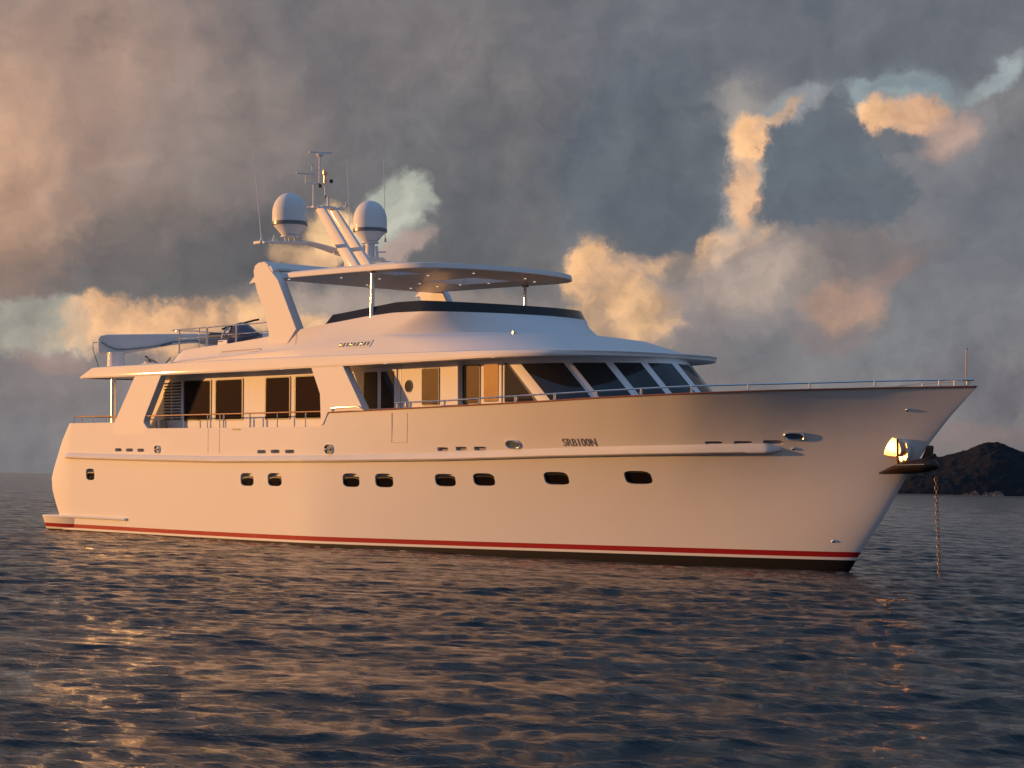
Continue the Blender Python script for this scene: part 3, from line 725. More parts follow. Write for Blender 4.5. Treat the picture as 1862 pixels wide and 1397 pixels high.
# grille and nameplate on the coaming side
def coam_y(x, z):
    # half-breadth of the coaming side at height z (between foot, crease and top)
    z0, z1, z2 = ztop(x) + .04, zC(x), zT(x)
    if z < z1: return float(np.interp(z, [z0, z1], [3.62, hbC(x)]))
    return float(np.interp(z, [z1, z2], [hbC(x) - .02, hbT(x)]))
ve = bpy.data.objects.new('engine_room_grille', None)
g = G(); g.prism([(8.80, 5.575), (9.05, 5.795), (11.08, 5.835), (10.82, 5.60)], lambda a, b_: (a, -(coam_y(a, b_) + .012), b_), lambda a, b_: (a, -(coam_y(a, b_) - .05), b_)); vg = obj('intake_grille', g, WHITE2, Y)
g = G()
for k in range(6):
    f_ = k / 5; z = 5.60 + f_ * .20
    xa_ = 8.86 + f_ * .22; xb_ = 10.80 + f_ * .24
    for i in range(8):
        a, c = xa_ + (xb_ - xa_) * i / 8, xa_ + (xb_ - xa_) * (i + 1) / 8
        za, zc = z + (a - 8.9) * .012, z + (c - 8.9) * .012
        g.obox((a, -(coam_y(a, za) + .014), za), (c, -(coam_y(c, zc) + .014), zc), .012, .014 if k < 5 else .02)
obj('grille_slots', g, mat('grille_gap', (.22, .13, .09), .6), vg)
g = G(); g.prism([(14.52, 5.66), (14.56, 5.90), (16.06, 5.885), (16.04, 5.68)], lambda a, b_: (a, -(coam_y(a, b_) + .03), b_), lambda a, b_: (a, -(coam_y(a, b_) - .06), b_))
npl = obj('name_board', g, WHITE2, Y, bevel=.012)
g = G()
for k in range(9):
    x = 14.72 + k * .145
    def pp(a, b_): return (a, -(coam_y(a, b_) + .036), b_)
    s0 = [(x, 5.72), (x + .03, 5.84)] if k % 2 else [(x + .03, 5.72), (x, 5.84)]
    g.obox(pp(*s0[0]), pp(*s0[1]), .016, .014, up=(0, 1, 0)); g.obox(pp(x + .05, 5.73), pp(x + .07, 5.83), .014, .014, up=(0, 1, 0))
    if k % 3 == 0: g.obox(pp(x, 5.78), pp(x + .07, 5.78), .014, .014, up=(0, 1, 0))
obj('gold_lettering', g, GOLD, npl)

for s_ in (-1, 1):
    g = G(); g.tube([(14.72, s_ * 3.72, 3.90), (14.72, s_ * 3.80, 4.0), (15.0, s_ * 3.80, 4.02), (15.8, s_ * 3.80, 4.03), (16.0, s_ * 3.78, 3.98)], .018, 8); obj('grab_rail', g, STEEL, Y)
for x, y, z in ((20.1, -1.95, 5.965),):
    g = G(); g.lathe([(.07, -.03), (.07, .03), (.04, .06), (.001, .065)], (x, y, z), 16); obj('deck_light', g, STEEL, Y)
for x in (16.6, 12.0, 20.8):
    g = G(); g.lathe([(.04, .02), (.04, -.012), (.001, -.02)], (x, -3.45, zbot(x) + .03), 12); obj('downlight', g, DOWN, slab)
# panel joints of the moulded upperworks
g = G()
for x in (12.62,):
    pp_ = [(x, -(coam_y(x, z) + .004), z) for z in np.linspace(ztop(x) + .06, zT(x) - .02, 8)]
    for a, c in zip(pp_[:-1], pp_[1:]): g.obox(a, c, .012, .006, up=(0, 1, 0))
obj('moulding_joint', g, mat('joint_sealant', (.55, .53, .51), .6), Y)

# ------------------------------------------------------------------ radar arch
for s_ in (-1, 1):
    poly = [(11.53, 5.93), (11.47, 6.36), (11.22, 7.02), (10.90, 7.55), (10.77, 7.9), (10.73, 8.16), (10.79, 8.31), (10.95, 8.39), (11.25, 8.41), (11.42, 8.33), (11.52, 8.18), (11.93, 7.82), (12.81, 6.33), (12.40, 5.93)]
    poly = [(a - .12, b_) for a, b_ in poly]
    plate('arch_leg', poly, s_ * 3.45, s_ * 3.15, WHITE, bevel=.02)
    g = G(); g.prism([(10.35, 7.80), (10.62, 8.0), (10.72, 8.02), (10.72, 7.8)], lambda a, b_: (a, s_ * 3.43, b_), lambda a, b_: (a, s_ * 3.22, b_)); obj('light_bracket', g, WHITE2, Y, bevel=.02)
    g = G(); g.lathe([(.03, 0), (.035, .03), (.001, .05)], (10.55, s_ * 3.33, 7.98), 12); obj('navigation_light', g, BLACK, Y)
g = G(); rws = []
for y in np.linspace(-3.44, 3.44, 30):
    e_ = max(0, (abs(y) - 3.1) / .34)
    pr = [(10.85, 8.22), (10.95, 8.36), (11.2, 8.40), (11.45, 8.34), (11.55, 8.2), (11.5, 8.14), (11.2, 8.12), (10.9, 8.15)]
    rws.append([(a, y, b_ - .10 * e_ ** 2) for a, b_ in pr])
g.quad_grid(rws, True); g.cap(rws[0]); g.cap(rws[-1][::-1]); obj('arch_beam', g, WHITE, Y, sharp=40)

# ------------------------------------------------------------------ hardtop
hz = quad(11.4, 18.77, 7.877, 7.832, 7.757)
def HR(off, dz, xs=16.7, xf=18.77, n_=2.06): return ring(3.2 + off, 11.25, xs, xf + off, n_, lambda x: hz(x) + dz)
g = G()
R0_ = HR(-.06, 0); R1_ = HR(0, .01)
R2_ = HR(.012, .03); R2b = HR(-.01, .15 ); R3_ = ring(3.12, 11.3, 16.4, 18.45, 2.1, lambda x: hz(x) + float(np.interp(x, [11, 16, 18.4], [.19, .205, .175])))
R4_ = ring(2.6, 11.4, 15.8, 17.4, 2.1, lambda x: hz(x) + .26)
g.quad_grid([R0_, R1_, R2_, R2b, R3_, R4_], True); g.cap(R4_[::-1]); g.cap(R0_)
hard = obj('hardtop', g, WHITE, Y, sharp=20)
# cut the two skylight openings
g = G()
for (x0, x1, y0, y1) in ((14.35, 16.45, -.15, 1.40), (15.25, 16.25, -2.85, -2.0)): g.box(x0, x1, y0, y1, 7.4, 8.6)
co = obj('cutter', g, BLACK); md = hard.modifiers.new('b', 'BOOLEAN'); md.object = co; md.operation = 'DIFFERENCE'; md.solver = 'EXACT'
dg = bpy.context.evaluated_depsgraph_get(); me = bpy.data.meshes.new_from_object(hard.evaluated_get(dg)); hard.modifiers.clear(); hard.data = me
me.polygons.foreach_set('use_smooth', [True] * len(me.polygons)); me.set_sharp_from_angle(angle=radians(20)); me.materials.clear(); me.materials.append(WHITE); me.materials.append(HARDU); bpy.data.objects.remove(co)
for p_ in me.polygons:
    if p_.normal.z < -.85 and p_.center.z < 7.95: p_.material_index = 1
g = G(); g.box(14.3, 16.5, -.2, 1.45, 8.12, 8.15); obj('skylight', g, SKYL, hard)
g = G(); g.box(15.2, 16.3, -2.9, -1.95, 8.04, 8.06); obj('skylight', g, SKYL, hard)
for (x, y) in ((11.75, -3.0), (13.34, -2.32), (13.94, -1.37), (12.11, 1.49), (13.62, .5), (15.94, -1.27), (13.25, 1.57), (14.29, 1.55), (17.6, -1.06), (15.4, 1.67), (17.5, 1.1), (12.0, -.2), (16.9, 2.1)):
    g = G(); g.lathe([(.034, 0), (.034, -.010), (.024, -.014)], (x, y, hz(x) - .001), 14); obj('downlight', g, DOWN, hard)
for s_ in (-1, 1):
    g = G(); g.tube([(15.58, s_ * 3.05, 6.4), (15.60, s_ * 3.05, 7.9)], .065, 18); g.lathe([(.11, 0), (.10, .03), (.07, .05)], (15.6, s_ * 3.05, 7.78), 18); obj('hardtop_post', g, STEEL, Y)

# ------------------------------------------------------------------ mast
mast = bpy.data.objects.new('mast', None); COL.objects.link(mast); mast.parent = Y; mast.location = (0, 0, 0)
for s_ in (-1, 1):
    g = G(); rws = []
    for k in range(13):
        t_ = k / 12; x = 9.75 + 1.95 * t_; z = 10.45 - 2.25 * t_; w = .11 + .05 * t_; dd = .15 + .06 * t_
        yc = s_ * (.24 + .04 * t_)
        rws.append([(x + dd * a, yc + w * .5 * c_, z + dd * .45 * a) for a, c_ in ((-1, -.8), (-.85, -1), (.85, -1), (1, -.8), (1, .8), (.85, 1), (-.85, 1), (-1, .8))])
    g.quad_grid(rws, True); g.cap(rws[0]); g.cap(rws[-1][::-1]); obj('strut', g, WHITE2, mast, sharp=30)
# spreader arm: gull wing
g = G(); rws = []
for y in np.linspace(-2.78, 1.95, 40):
    z = float(np.interp(y, [-2.8, -1.6, -1.0, -.3, .4, 1.0, 2.0], [9.11, 9.20, 9.23, 9.14, 9.0, 8.93, 8.93])); w = float(np.interp(y, [-2.8, -1.5, 0, 1, 2], [.10, .20, .32, .30, .24])); t_ = float(np.interp(y, [-2.8, -1.5, 0, 1.9], [.035, .05, .07, .05]))
    rws.append([(10.15 + w * cos(a), y, z + t_ * sin(a)) for a in np.linspace(0, 2 * pi, 16, endpoint=False)])
g.quad_grid(rws, True); g.cap(rws[0]); g.cap(rws[-1][::-1]); obj('spreader', g, WHITE2, mast, sharp=60)
g = G(); g.obox((10.2, -.05, 8.98), (10.75, 1.9, 8.80), .12, .05); g.tube([(10.9, -.1, 8.3), (10.4, .3, 8.95)], .07, 12); g.tube([(11.2, .3, 8.3), (10.5, .5, 8.95)], .06, 12)
g.lathe([(.08, 0), (.10, .25), (.07, .5)], (10.9, .55, 8.3), 14); obj('mast_foot', g, WHITE2, mast)
# top platform with poles
g = G(); g.obox((9.05, -.45, 10.50), (10.05, .05, 10.46), .34, .05); g.obox((9.7, -.5, 10.46), (9.9, .62, 10.46), .12, .05)
g.tube([(9.9, .3, 10.46), (10.05, .55, 10.55), (10.1, .55, 10.68)], .02, 8); g.lathe([(.09, 0), (.1, .03), (.02, .05)], (10.1, .55, 10.52), 12)
g.tube([(9.4, -.22, 10.5), (9.4, -.22, 11.22), (9.4, -.15, 11.27), (9.4, .18, 11.27), (9.4, .25, 11.2), (9.42, .25, 10.9)], .028, 10)
g.tube([(9.75, .1, 10.5), (9.72, .1, 10.85)], .04, 10); g.tube([(9.45, -.02, 11.27), (9.45, -.02, 12.14)], .026, 10)
g.tube([(9.4, -.22, 11.24), (9.35, -.5, 11.24), (9.35, -.5, 11.5)], .018, 8); g.tube([(9.45, -.02, 11.95 - .27), (9.4, -.28, 11.66), (9.4, -.30, 11.8)], .012, 8)
obj('pole_frame', g, WHITE2, mast)
g = G(); g.obox((9.22, -.78, 11.55), (9.5, -.22, 11.53), .10, .04); obj('small_radar', g, WHITE2, mast, bevel=.012)
g = G(); g.obox((9.32, -.34, 12.25), (9.58, .38, 12.27), .07, .045); g.lathe([(.05, 0), (.12, .07), (.12, .09), (.05, .11)], (9.45, 0, 12.11), 20); obj('radar_scanner', g, WHITE2, mast, bevel=.008)
g = G(); g.lathe([(.03, -.10), (.07, -.07), (.085, 0), (.07, .08), (.03, .11)], (9.5, .16, 11.64), 20); g.tube([(9.5, .16, 11.3), (9.5, .16, 11.54)], .05, 12); obj('masthead_glint_ball', g, MIRROR, mast)  # polished ball added to carry a sun glint, not a lamp
g = G(); g.lathe([(.02, 0), (.055, .02), (.055, .10), (.03, .12)], (9.62, .32, 11.30), 14); g.lathe([(.02, 0), (.06, .02), (.05, .09), (.02, .11)], (9.45, -.0, 11.14), 14); g.lathe([(.02, 0), (.05, .03), (.02, .08)], (9.44, .26, 10.84), 12); obj('loudhailer', g, BLACK, mast)
g = G(); g.tube([(9.4, -.30, 11.78), (9.4, -.30, 11.86)], .02, 8)
for k in range(3): a = k * 2.1; g.lathe([(.002, 0), (.03, .02), (.035, .04)], (9.4 + .07 * cos(a), -.30 + .07 * sin(a), 11.83), 10)
obj('wind_sensor', g, WHITE2, mast)

def dome(x, y, zb, base):
    d = bpy.data.objects.new('satellite_dome', None); COL.objects.link(d); d.parent = mast; d.location = (x, y, zb)
    g = G(); pr = [(.535, .0), (.54, .05), (.54, .26)] + [(.54 * cos(a) ** .92, .26 + .65 * sin(a)) for a in np.linspace(.10, pi / 2 - .02, 14)]
    g.lathe(pr, (0, 0, 0), 48); obj('radome', g, WHITE2, d, sharp=60)
    g = G(); g.lathe([(.50, -.10), (.55, -.095), (.55, .0), (.53, .01)], (0, 0, 0), 48); obj('band', g, GREYBAND, d, sharp=40)
    g = G(); g.lathe([(.24, -.40), (.27, -.37), (.50, -.105), (.40, -.10)], (0, 0, 0), 40); obj('base_bowl', g, WHITE2, d, sharp=50)
    g = G(); g.lathe([(.28, -.46), (.28, -.42), (.2, -.39), (.15, -.38)], (0, 0, 0), 24)
    if base == 0:
        for a in (0.5, 2.6, 4.7): g.tube([(.16 * cos(a), .16 * sin(a), -.62), (.18 * cos(a), .18 * sin(a), -.42)], .03, 8)
    else:
        g.tube([(0, 0, -1.0), (0, 0, -.44)], .15, 14); g.box(-.3, .35, -.3, .3, -.97, -.92); g.tube([(-.28, -.1, -.95), (-.2, -.1, -.5)], .07, 8)
        g.tube([(.22, .12, -.95), (.2, .1, -.55)], .05, 8); g.obox((.2, .1, -.75), (.45, .28, -.75), .04, .04)
    obj('mount', g, WHITE2, d)
    return d
dome(10.0, -1.62, 9.84, 0); dome(10.08, 1.55, 9.90, 1)
for p0, p1, r0 in (((9.9, -2.62, 9.2), (9.55, -2.78, 12.75), .016), ((9.6, 1.15, 8.95), (9.45, 1.1, 12.15), .014), ((9.95, 2.3, 9.6), (9.9, 2.28, 12.25), .018)):
    g = G(); r0 *= .72; g.tube([p0, tuple(Vector(p0).lerp(Vector(p1), .35)), p1], [r0 * 1.5, r0, r0 * .55], 8); g.lathe([(.05, -.04), (.05, .03), (.02, .12)], p0, 10); obj('whip_antenna', g, WHITE2, mast)
g = G(); g.box(9.75, 10.1, -2.82, -2.62, 9.08, 9.17); g.tube([(10.0, -2.3, 9.1), (10.0, -2.2, 9.4)], .03, 8); obj('antenna_bracket', g, WHITE2, mast, bevel=.02)
g = G(); g.tube([(11.3, 2.0, 8.4), (11.3, 2.0, 8.52)], .07, 12); obj('camera_pod', g, BLACK, mast)

# ------------------------------------------------------------------ boat deck rails and crane
br = bpy.data.objects.new('boat_deck_rail', None); COL.objects.link(br); br.parent = Y
g = G(); g.tube([(6.3, -3.38, 6.585), (6.7, -3.38, 6.59), (9.66, -3.36, 6.60), (12.0, -3.36, 6.60)], .020, 8)
g.tube([(6.55, -3.38, 6.30), (7.75, -3.38, 6.31), (9.66, -3.36, 6.33), (11.4, -3.36, 6.335)], .013, 8); g.tube([(6.7, -3.38, 6.575), (7.75, -3.38, 6.51), (7.75, -3.38, 6.40)], .016, 8)
g.tube([(6.5, -3.38, 6.58), (6.45, 3.38, 6.58), (12, 3.38, 6.60)], .018, 8)
obj('top_bar', g, STEEL, br)
for x, z0, r_ in ((6.68, 5.85, .026), (7.75, 5.98, .018), (8.16, 6.0, .034), (9.66, 6.07, .026)): stanchion(br, x, -3.37, z0, 6.58, r_)
for x in (6.5, 8.0, 9.6, 11): stanchion(br, x, 3.38, 5.6, 6.58, .02)
crane = bpy.data.objects.new('deck_crane', None); COL.objects.link(crane); crane.parent = Y
def crane_dir(t_, y_, z_):  # along the boom
    a = radians(42); return (1.35 + t_ * cos(a) - y_ * sin(a), -2.45 + t_ * sin(a) + y_ * cos(a), z_)
g = G(); g.lathe([(.34, 5.45), (.34, 5.52), (.30, 5.54), (.29, 6.08), (.32, 6.1)], (1.62, -2.45, 0), 32); obj('pedestal', g, WHITE2, crane, sharp=40)
g = G(); poly = [(-.44, 6.08), (-.44, 6.58), (-.34, 6.68), (-.1, 6.71), (1.2, 6.72), (4.5, 6.74), (5.6, 6.74), (5.6, 6.52), (4.5, 6.47), (2.6, 6.42), (2.0, 6.36), (.9, 6.16), (.3, 6.06), (-.3, 6.06)]
g.prism(poly, lambda a, b_: crane_dir(a, -.20, b_), lambda a, b_: crane_dir(a, .20, b_)); obj('boom', g, WHITE2, crane, bevel=.04)
g = G(); g.tube([crane_dir(a, -.235, b_) for a, b_ in ((-.3, 6.45), (.0, 6.28), (.2, 6.21), (.6, 6.2), (1.3, 6.27), (2.0, 6.39))], .018, 8); g.tube([crane_dir(a, -.26, b_) for a, b_ in ((1.75, 6.33), (2.1, 6.41))], .045, 8)
g.tube([crane_dir(a, -.24, b_) for a, b_ in ((2.1, 6.45), (3.0, 6.50), (4.6, 6.52))], .02, 8); obj('hydraulic_hose', g, GREYBAND, crane)
g = G(); g.tube([crane_dir(-.42, 0, 6.45), crane_dir(-.62, -.1, 6.44), crane_dir(-.62, -.1, 6.2), crane_dir(-.45, -.15, 5.75), crane_dir(-.38, -.15, 5.5)], .012, 8); obj('crane_wire', g, BLACK, crane)
g = G(); g.box(.98, 1.08, -2.7, -2.5, 6.12, 6.42); obj('motor_cover', g, STEEL, crane, bevel=.02)
# small rolled cushion by the aft pillar
g = G(); g.lathe([(.10, 0), (.17, .05), (.2, .2), (.17, .32), (.05, .36)], (5.62, -3.3, 3.42), 20); obj('rope_coil', g, TAN, Y)

# polished anchor pocket at the bow, bulges shaped and tilted to throw a sun glint
H = Vector((-.185, -.98, .03)).normalized(); a1 = H.cross(Vector((0, 0, 1))).normalized(); a2 = a1.cross(H)
def bulge(x, z, ra, rb, ph, lift):
    c0 = hs(x, z, 0); hn = (hs(x, z, 1) - c0); Hh = (H * .45 + hn * .55).normalized(); rws = []
    for k in range(9):
        r_ = k / 8; row = []
        for a in np.linspace(0, 2 * pi, 40, endpoint=False):
            q = 1 + .16 * sin(2 * a + ph) + .09 * sin(3 * a + 2 * ph) + .05 * cos(5 * a)
            row.append(tuple(c0 + a1 * (ra * r_ * q * cos(a)) + a2 * (rb * r_ * q * sin(a)) + Hh * (lift - .05 * ra * r_ ** 2)))
        rws.append(row)
    g = G(); g.quad_grid(rws, True); p = obj('anchor_pocket', g, MIRROR, Y, sharp=60)
    g = G(); g.quad_grid([rws[-1], [tuple(Vector(q) - Hh * .2) for q in rws[-1]]], True); obj('rim', g, WHITE, p)
bulge(30.60, 2.95, .40, .24, .9, .0)
bulge(30.98, 2.87, .12, .27, 1.7, .17)

# ------------------------------------------------------------------ loose things
# stowed anchor at the stem
base = (31.2, -.3, 2.45)
an = on_yacht('anchor', base); tag(an, 'dark weathered steel anchor stowed against the bow beneath the polished pocket', 'anchor')
g = G(); v_ = lambda x, y, z: (x, y, z)
rws = []
for t_, w, hh, z in ((0, .02, .02, 2.34), (.10, .14, .05, 2.36), (.3, .24, .10, 2.42), (.55, .28, .155, 2.48), (.85, .24, .16, 2.52), (1.02, .17, .12, 2.53), (1.1, .06, .05, 2.52)):
    x = 30.46 + t_ * 1.32; y = -.50 + t_ * .16
    rws.append([(x, y + w * cos(a), z + hh * sin(a)) for a in np.linspace(0, 2 * pi, 12, endpoint=False)])
g.quad_grid(rws, True); g.cap(rws[0]); g.cap(rws[-1][::-1]); obj('fluke', g, RUST, an, offset=base, sharp=40)
g = G(); g.obox((30.99, -.55, 2.55), (30.99, -.57, 3.12), .045, .05); obj('guard_bar', g, RUST, Y, bevel=.01)
g = G(); g.obox((31.35, -.42, 2.52), (31.7, -.10, 2.75), .12, .10); obj('shank', g, RUST, an, offset=base, bevel=.01)
g = G(); g.obox((31.05, -.74, 2.53), (31.72, -.62, 2.55), .02, .02); obj('stock', g, STEEL, an, offset=base)
g = G(); g.prism([(31.28, 2.62), (31.46, 2.98), (31.54, 2.96), (31.50, 2.60)], lambda a, b_: (a, -.09, b_), lambda a, b_: (a, .09, b_)); obj('bow_roller', g, RUST, Y, bevel=.02)

# anchor chain: separate links, one thing
ch0 = RX @ Vector((31.62, 0, 2.62)); ch1 = Vector((31.75, -.02, -.6))
g = G(); nlk = 34; dv = (ch1 - ch0)
for k in range(nlk):
    c_ = ch0 + dv * (k + .5) / nlk; ax = dv.normalized(); side = ax.cross(Vector((1, .5, 0) if k % 2 else (-.5, 1, 0))).normalized()
    pth = [tuple(c_ + ax * (.068 * cos(a)) + side * .034 * sin(a)) for a in np.linspace(0, 2 * pi, 11)]
    g.tube(pth, .0095, 6, caps=False)
ch = obj('anchor_chain', g, GALV, offset=tuple(ch0)); ch.location = ch0
tag(ch, 'rusty anchor chain hanging straight down from the bow into the water', 'chain')

# jet ski on the boat deck
base = (7.0, -1.6, 5.60)
js = on_yacht('jet_ski', base); tag(js, 'dark purple and white jet ski with black handlebars on the upper deck behind the rail', 'jet ski')
g = G(); rws = []
for x, w, z0, z1 in ((5.55, .30, 6.30, 6.45), (5.7, .46, 6.22, 6.50), (6.3, .52, 6.12, 6.46), (7.2, .52, 6.10, 6.42), (7.9, .42, 6.18, 6.44), (8.35, .22, 6.34, 6.46), (8.55, .04, 6.44, 6.47)):
    rws.append([(x, -1.6 + w * cos(a) * (1 if sin(a) < 0.3 else .9), (z0 + z1) / 2 + (z1 - z0) / 2 * sin(a)) for a in np.linspace(0, 2 * pi, 20, endpoint=False)])
g.quad_grid(rws, True); g.cap(rws[0]); g.cap(rws[-1][::-1]); obj('hull', g, NAVY, js, offset=base, sharp=60)
g = G(); rws = []
for x, w, z in ((7.05, .22, 6.58), (7.2, .29, 6.83), (7.55, .33, 6.88), (7.8, .31, 6.80), (8.05, .26, 6.66), (8.38, .12, 6.50)):
    rws.append([(x, -1.6 + w * cos(a), 6.38 + (z - 6.38) * sin(a)) for a in np.linspace(0, pi, 12)])
g.quad_grid(rws); g.cap(rws[0]); obj('hood', g, NAVY, js, offset=base, sharp=60)
g = G(); rws = []
for x, w, z in ((5.65, .14, 6.52), (5.9, .17, 6.62), (6.5, .17, 6.58), (6.9, .15, 6.54), (7.1, .1, 6.5)):
    rws.append([(x, -1.6 + w * cos(a), 6.38 + (z - 6.38) * sin(a)) for a in np.linspace(0, pi, 12)])
g.quad_grid(rws); g.cap(rws[0]); g.cap(rws[-1][::-1]); obj('seat', g, BLACK, js, offset=base, sharp=60)
g = G(); g.tube([(6.95, -1.95, 6.66), (7.1, -1.75, 6.76), (7.2, -1.5, 6.82), (7.45, -1.05, 6.97), (7.5, -.9, 7.0)], .032, 8); g.tube([(7.25, -1.6, 6.55), (7.15, -1.6, 6.80)], .07, 8); obj('handlebar', g, BLACK, js, offset=base)
g = G(); g.tube([(6.98, -1.88, 6.30), (6.9, -1.9, 6.42), (7.0, -1.88, 6.62), (7.12, -1.8, 6.7)], .04, 8); g.box(6.95, 7.45, -2.11, -2.05, 6.12, 6.3); obj('white_trim', g, WHITE2, js, offset=base, bevel=.01)
# second, lower craft near the crane
base = (3.4, -2.0, 5.5)
jb = on_yacht('jet_ski', base); tag(jb, 'pale jet ski with tilted black handlebar lying low beside the deck crane', 'jet ski')
g = G(); rws = []
for x, w, z1 in ((2.55, .18, 5.66), (2.8, .32, 5.74), (3.5, .40, 5.70), (4.2, .34, 5.68), (4.9, .10, 5.62)):
    rws.append([(x, -2.0 + w * cos(a), 5.58 + (z1 - 5.58) * sin(a)) for a in np.linspace(0, 2 * pi, 16, endpoint=False)])
g.quad_grid(rws, True); g.cap(rws[0]); g.cap(rws[-1][::-1]); obj('hull', g, WHITE2, jb, offset=base, sharp=60)
g = G(); g.tube([(2.70, -2.0, 5.95), (2.95, -2.0, 5.83), (3.1, -2.0, 5.80), (3.45, -2.0, 5.68), (3.7, -2.0, 5.65)], .03, 8); g.tube([(3.9, -2.0, 5.68), (4.18, -2.0, 5.85)], .02, 8); obj('handlebar', g, BLACK, jb, offset=base)
g = G(); g.lathe([(.12, 0), (.14, .08), (.08, .16), (.02, .18)], (2.85, -2.0, 5.68), 16); obj('light_pod', g, MIRROR, jb, offset=base)

# ------------------------------------------------------------------ sea
NW = 130
kk = []
for i in range(NW):
    lam = 0.26 * (11 / 0.26) ** (((i + RNG.random()) / NW) ** 1.35)
    th = radians(-45 + 180) + RNG.normal() * radians(30)     # towards the camera and spread
    k = 2 * pi / lam
    amp = 0.0112 * lam ** 0.70 * (0.5 + 1.0 * RNG.random()) * (1.0 if lam < .9 else (.9 / lam) ** .75)
    kk.append((k * cos(th), k * sin(th), k, amp * 0.30, RNG.random() * 2 * pi, cos(th), sin(th)))
def radii():
    r = [0.0, 1.5, 3, 4.5, 5.5]; x = 6.2
    while x < 170:
        r.append(x); x += max(.045, min(.6, .045 * (x / 22) ** 1.15))
    while x < 900: r.append(x); x += max(.6, x * .0045)
    while x < 26000: r.append(x); x *= 1.045
    return np.array(r)
RR = radii()
a0 = atan2(F0[1], F0[0])
AA = np.concatenate([np.linspace(-radians(30), radians(30), 860), np.linspace(radians(30), 2 * pi - radians(30), 90)[1:-1]]) + a0
rg, ag = np.meshgrid(RR, AA, indexing='ij')
X = CAM[0] + rg * np.cos(ag); Yg = CAM[1] + rg * np.sin(ag); Z = np.zeros_like(X); DX = np.zeros_like(X); DY = np.zeros_like(X)
# gusts: patches of stronger and weaker chop
pg = 0.85 + .28 * np.sin(X * .21 + .6 * np.sin(Yg * .13)) * np.cos(Yg * .17 + 1.2) + .12 * np.sin(X * .05 + Yg * .07)
for kx, ky, k, a, ph, cx_, sy_ in kk:
    cell = np.where(rg < 170, np.minimum(.6, np.maximum(.045, .045 * (np.maximum(rg, 1) / 22) ** 1.15)), np.maximum(.6, rg * .0045))
    fade = np.clip(1.6 - cell * k * .55, 0, 1)
    t_ = kx * X + ky * Yg + ph
    w = a * fade * (pg if k > 2 else 1)
    Z += w * np.cos(t_); s_ = np.sin(t_) * w * 1.05; DX -= cx_ * s_; DY -= sy_ * s_
far = np.clip(1.5 - rg / 900, 0, 1)
Z *= far; X += DX * far; Yg += DY * far
nr, na = X.shape
me = bpy.data.meshes.new('sea')
me.vertices.add(nr * na); me.vertices.foreach_set('co', np.stack([X, Yg, Z], -1).astype(np.float32).ravel())
i = np.arange(nr - 1)[:, None]; j = np.arange(na)[None, :]; j2 = (j + 1) % na
q = np.stack([i * na + j, (i + 1) * na + j, (i + 1) * na + j2, i * na + j2], -1).reshape(-1, 4)
me.loops.add(q.size); me.loops.foreach_set('vertex_index', q.ravel().astype(np.int32))
me.polygons.add(len(q)); me.polygons.foreach_set('loop_start', (np.arange(len(q)) * 4).astype(np.int32)); me.polygons.foreach_set('loop_total', np.full(len(q), 4, np.int32))
me.update(); me.validate(); me.polygons.foreach_set('use_smooth', [True] * len(q))
sea = bpy.data.objects.new('water', me); COL.objects.link(sea); sea['kind'] = 'structure'
SEA = bpy.data.materials.new('sea_water'); SEA.use_nodes = True; t = SEA.node_tree; b = t.nodes['Principled BSDF']
b.inputs['Base Color'].default_value = (0.009, 0.026, 0.036, 1); b.inputs['Roughness'].default_value = 0.09; b.inputs['IOR'].default_value = 1.28
tcn = t.nodes.new('ShaderNodeTexCoord')
mp = t.nodes.new('ShaderNodeMapping'); mp.inputs['Rotation'].default_value = (0, 0, radians(45)); mp.inputs['Scale'].default_value = (1.0, 1.7, 1); t.links.new(tcn.outputs['Object'], mp.inputs[0])
na_ = t.nodes.new('ShaderNodeTexNoise'); na_.inputs['Scale'].default_value = 5.5; na_.inputs['Detail'].default_value = 5; na_.inputs['Roughness'].default_value = .62; t.links.new(mp.outputs[0], na_.inputs['Vector'])
nb_ = t.nodes.new('ShaderNodeTexNoise'); nb_.inputs['Scale'].default_value = .35; nb_.inputs['Detail'].default_value = 3; t.links.new(mp.outputs[0], nb_.inputs['Vector'])
b1 = t.nodes.new('ShaderNodeBump'); b1.inputs['Strength'].default_value = 1.0; b1.inputs['Distance'].default_value = .05; t.links.new(na_.outputs['Fac'], b1.inputs['Height'])
b2 = t.nodes.new('ShaderNodeBump'); b2.inputs['Strength'].default_value = .8; b2.inputs['Distance'].default_value = 1.1; t.links.new(nb_.outputs['Fac'], b2.inputs['Height']); t.links.new(b1.outputs[0], b2.inputs['Normal'])
t.links.new(b2.outputs[0], b.inputs['Normal'])
me.materials.append(SEA)

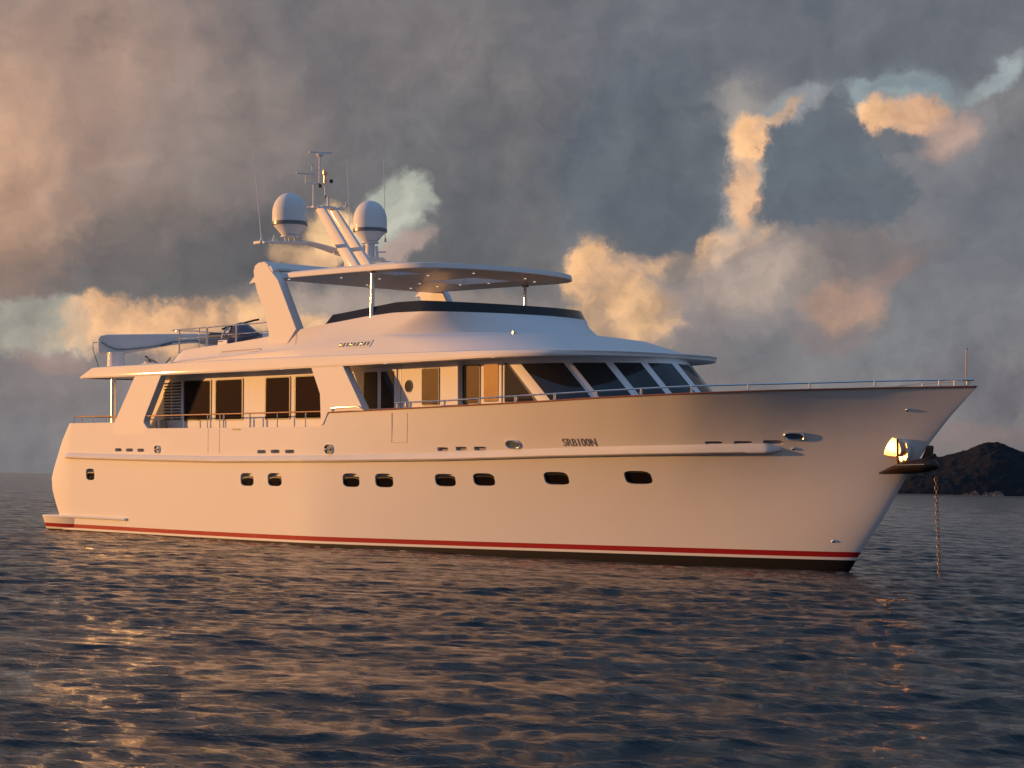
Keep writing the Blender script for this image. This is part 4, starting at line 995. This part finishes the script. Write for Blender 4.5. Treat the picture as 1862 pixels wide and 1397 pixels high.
# ------------------------------------------------------------------ far island
def world_at(u, v, dist):
    d = F + R * ((u - 931) / 3200) - U * ((v - 698.5) / 3200); hd = sqrt(d[0] ** 2 + d[1] ** 2); return CAM + d * dist / hd
prof = [(1380, 0), (1440, 6), (1520, 26), (1600, 46), (1660, 62), (1693, 64), (1712, 65), (1728, 69), (1745, 73), (1765, 79), (1782, 86), (1800, 90), (1815, 91), (1832, 88), (1848, 80), (1862, 76), (1890, 74), (1930, 92), (1990, 112), (2070, 98), (2160, 60), (2260, 30), (2340, 0)]
DI = 1500.0
nu, nv = 420, 90
vs = []; dirs = []
us = np.linspace(1380, 2340, nu)
from mathutils import noise as mn
for jv in range(nv):
    d_ = DI + jv * 5.5
    for u_ in us:
        az_ = np.arctan((u_ - 931) / 3200); dd = F0 * cos(az_) + R0 * sin(az_); x, y = CAM[0] + dd[0] * d_ / cos(az_) * cos(az_), CAM[1] + dd[1] * d_
        hpx = np.interp(u_, [p[0] for p in prof], [p[1] for p in prof]); peak = hpx / 3200 * (DI + 200) * 1.02
        tt = jv / (nv - 1); sh = min(1, (tt / .38)) ** .75 if tt < .38 else max(0, 1 - ((tt - .38) / .62) ** 2)
        base_ = peak * sh
        nz = mn.fractal(Vector((x * .012, y * .012, 3)), .9, 2.1, 5) * 3.2 + mn.fractal(Vector((x * .11, y * .11, 9)), .8, 2.2, 4) * 1.6
        z = base_ + nz * min(1, base_ / 8) - .6 if base_ > .4 else -.8 + base_ * .6
        vs.append((x, y, z))
fs = [(jv * nu + k, jv * nu + k + 1, (jv + 1) * nu + k + 1, (jv + 1) * nu + k) for jv in range(nv - 1) for k in range(nu - 1)]
me = bpy.data.meshes.new('island_hill'); me.from_pydata(vs, [], fs); me.polygons.foreach_set('use_smooth', [True] * len(fs))
hill = bpy.data.objects.new('hills', me); COL.objects.link(hill); hill['kind'] = 'structure'
HM = bpy.data.materials.new('forested_hill'); HM.use_nodes = True; t = HM.node_tree; b = t.nodes['Principled BSDF']; b.inputs['Roughness'].default_value = .95; b.inputs['Specular IOR Level'].default_value = .1
tcn = t.nodes.new('ShaderNodeTexCoord'); n1_ = t.nodes.new('ShaderNodeTexNoise'); n1_.inputs['Scale'].default_value = .08; n1_.inputs['Detail'].default_value = 8; t.links.new(tcn.outputs['Object'], n1_.inputs['Vector'])
r1 = t.nodes.new('ShaderNodeValToRGB'); t.links.new(n1_.outputs['Fac'], r1.inputs[0]); r1.color_ramp.elements[0].position = .3; r1.color_ramp.elements[0].color = (.012, .014, .018, 1); r1.color_ramp.elements[1].position = .75; r1.color_ramp.elements[1].color = (.014, .016, .021, 1)
t.links.new(r1.outputs[0], b.inputs['Base Color'])
bpn = t.nodes.new('ShaderNodeBump'); bpn.inputs['Strength'].default_value = .25; bpn.inputs['Distance'].default_value = 4; t.links.new(n1_.outputs['Fac'], bpn.inputs['Height']); t.links.new(bpn.outputs[0], b.inputs['Normal'])
me.materials.append(HM)
# shore: beach strip and bare sandy cliffs
ROCK = mat('tan_shore_rock', (.24, .18, .14), .9, noise_amt=.5, noise_scale=.3)
g = G()
rws = []
for k, u_ in enumerate(np.linspace(1400, 2330, 160)):
    p0 = world_at(u_, 899, DI - 4); p1 = world_at(u_, 899, DI + 6); zz = .55 + .5 * abs(mn.noise(Vector((u_ * .05, 0, 0))))
    rws.append([(p0[0], p0[1], -.3), (p0[0], p0[1], zz * .5), (p1[0], p1[1], zz), (p1[0], p1[1], -.5)])
g.quad_grid(rws); be = obj('beach', g, ROCK); be['kind'] = 'structure'
for cx0, wd, hgt, lab in ((1757, 9, 2.0, 'small pale rock at the foot of the far hill, leftmost on the shore'), (1772, 13, 3.6, 'tan bare cliff left of centre on the far shore'), (1793, 12, 2.4, 'low tan bare cliff at the middle of the far shore'), (1814, 18, 3.4, 'broad tan bare cliff, rightmost on the far shore')):
    g = G(); c_ = world_at(cx0, 896, DI + 2); rws = []
    mw = wd / 3200 * DI
    for k in range(9):
        f_ = k / 8; row = []
        for q_ in range(40):
            a = 2 * pi * q_ / 40; jz = mn.noise(Vector((cx0 + cos(a) * 3, sin(a) * 3, f_ * 1.2)))
            rr = mw * (1 - .7 * f_ ** 1.6) * (.8 + .7 * jz); row.append((rr * cos(a) * R0[0] - rr * .4 * sin(a) * F0[0], rr * cos(a) * R0[1] - rr * .4 * sin(a) * F0[1], -1 + (hgt * (1 + 1.0 * mn.noise(Vector((cx0 + cos(a) * 2, 4, f_)))) + 1) * f_))
        rws.append(row)
    g.quad_grid(rws, True); g.cap(rws[-1][::-1]); rk = obj('shore_rock', g, ROCK, sharp=25); rk.location = (c_[0], c_[1], 0)
    tag(rk, lab, 'rock', 'bare rocks along the far shore')
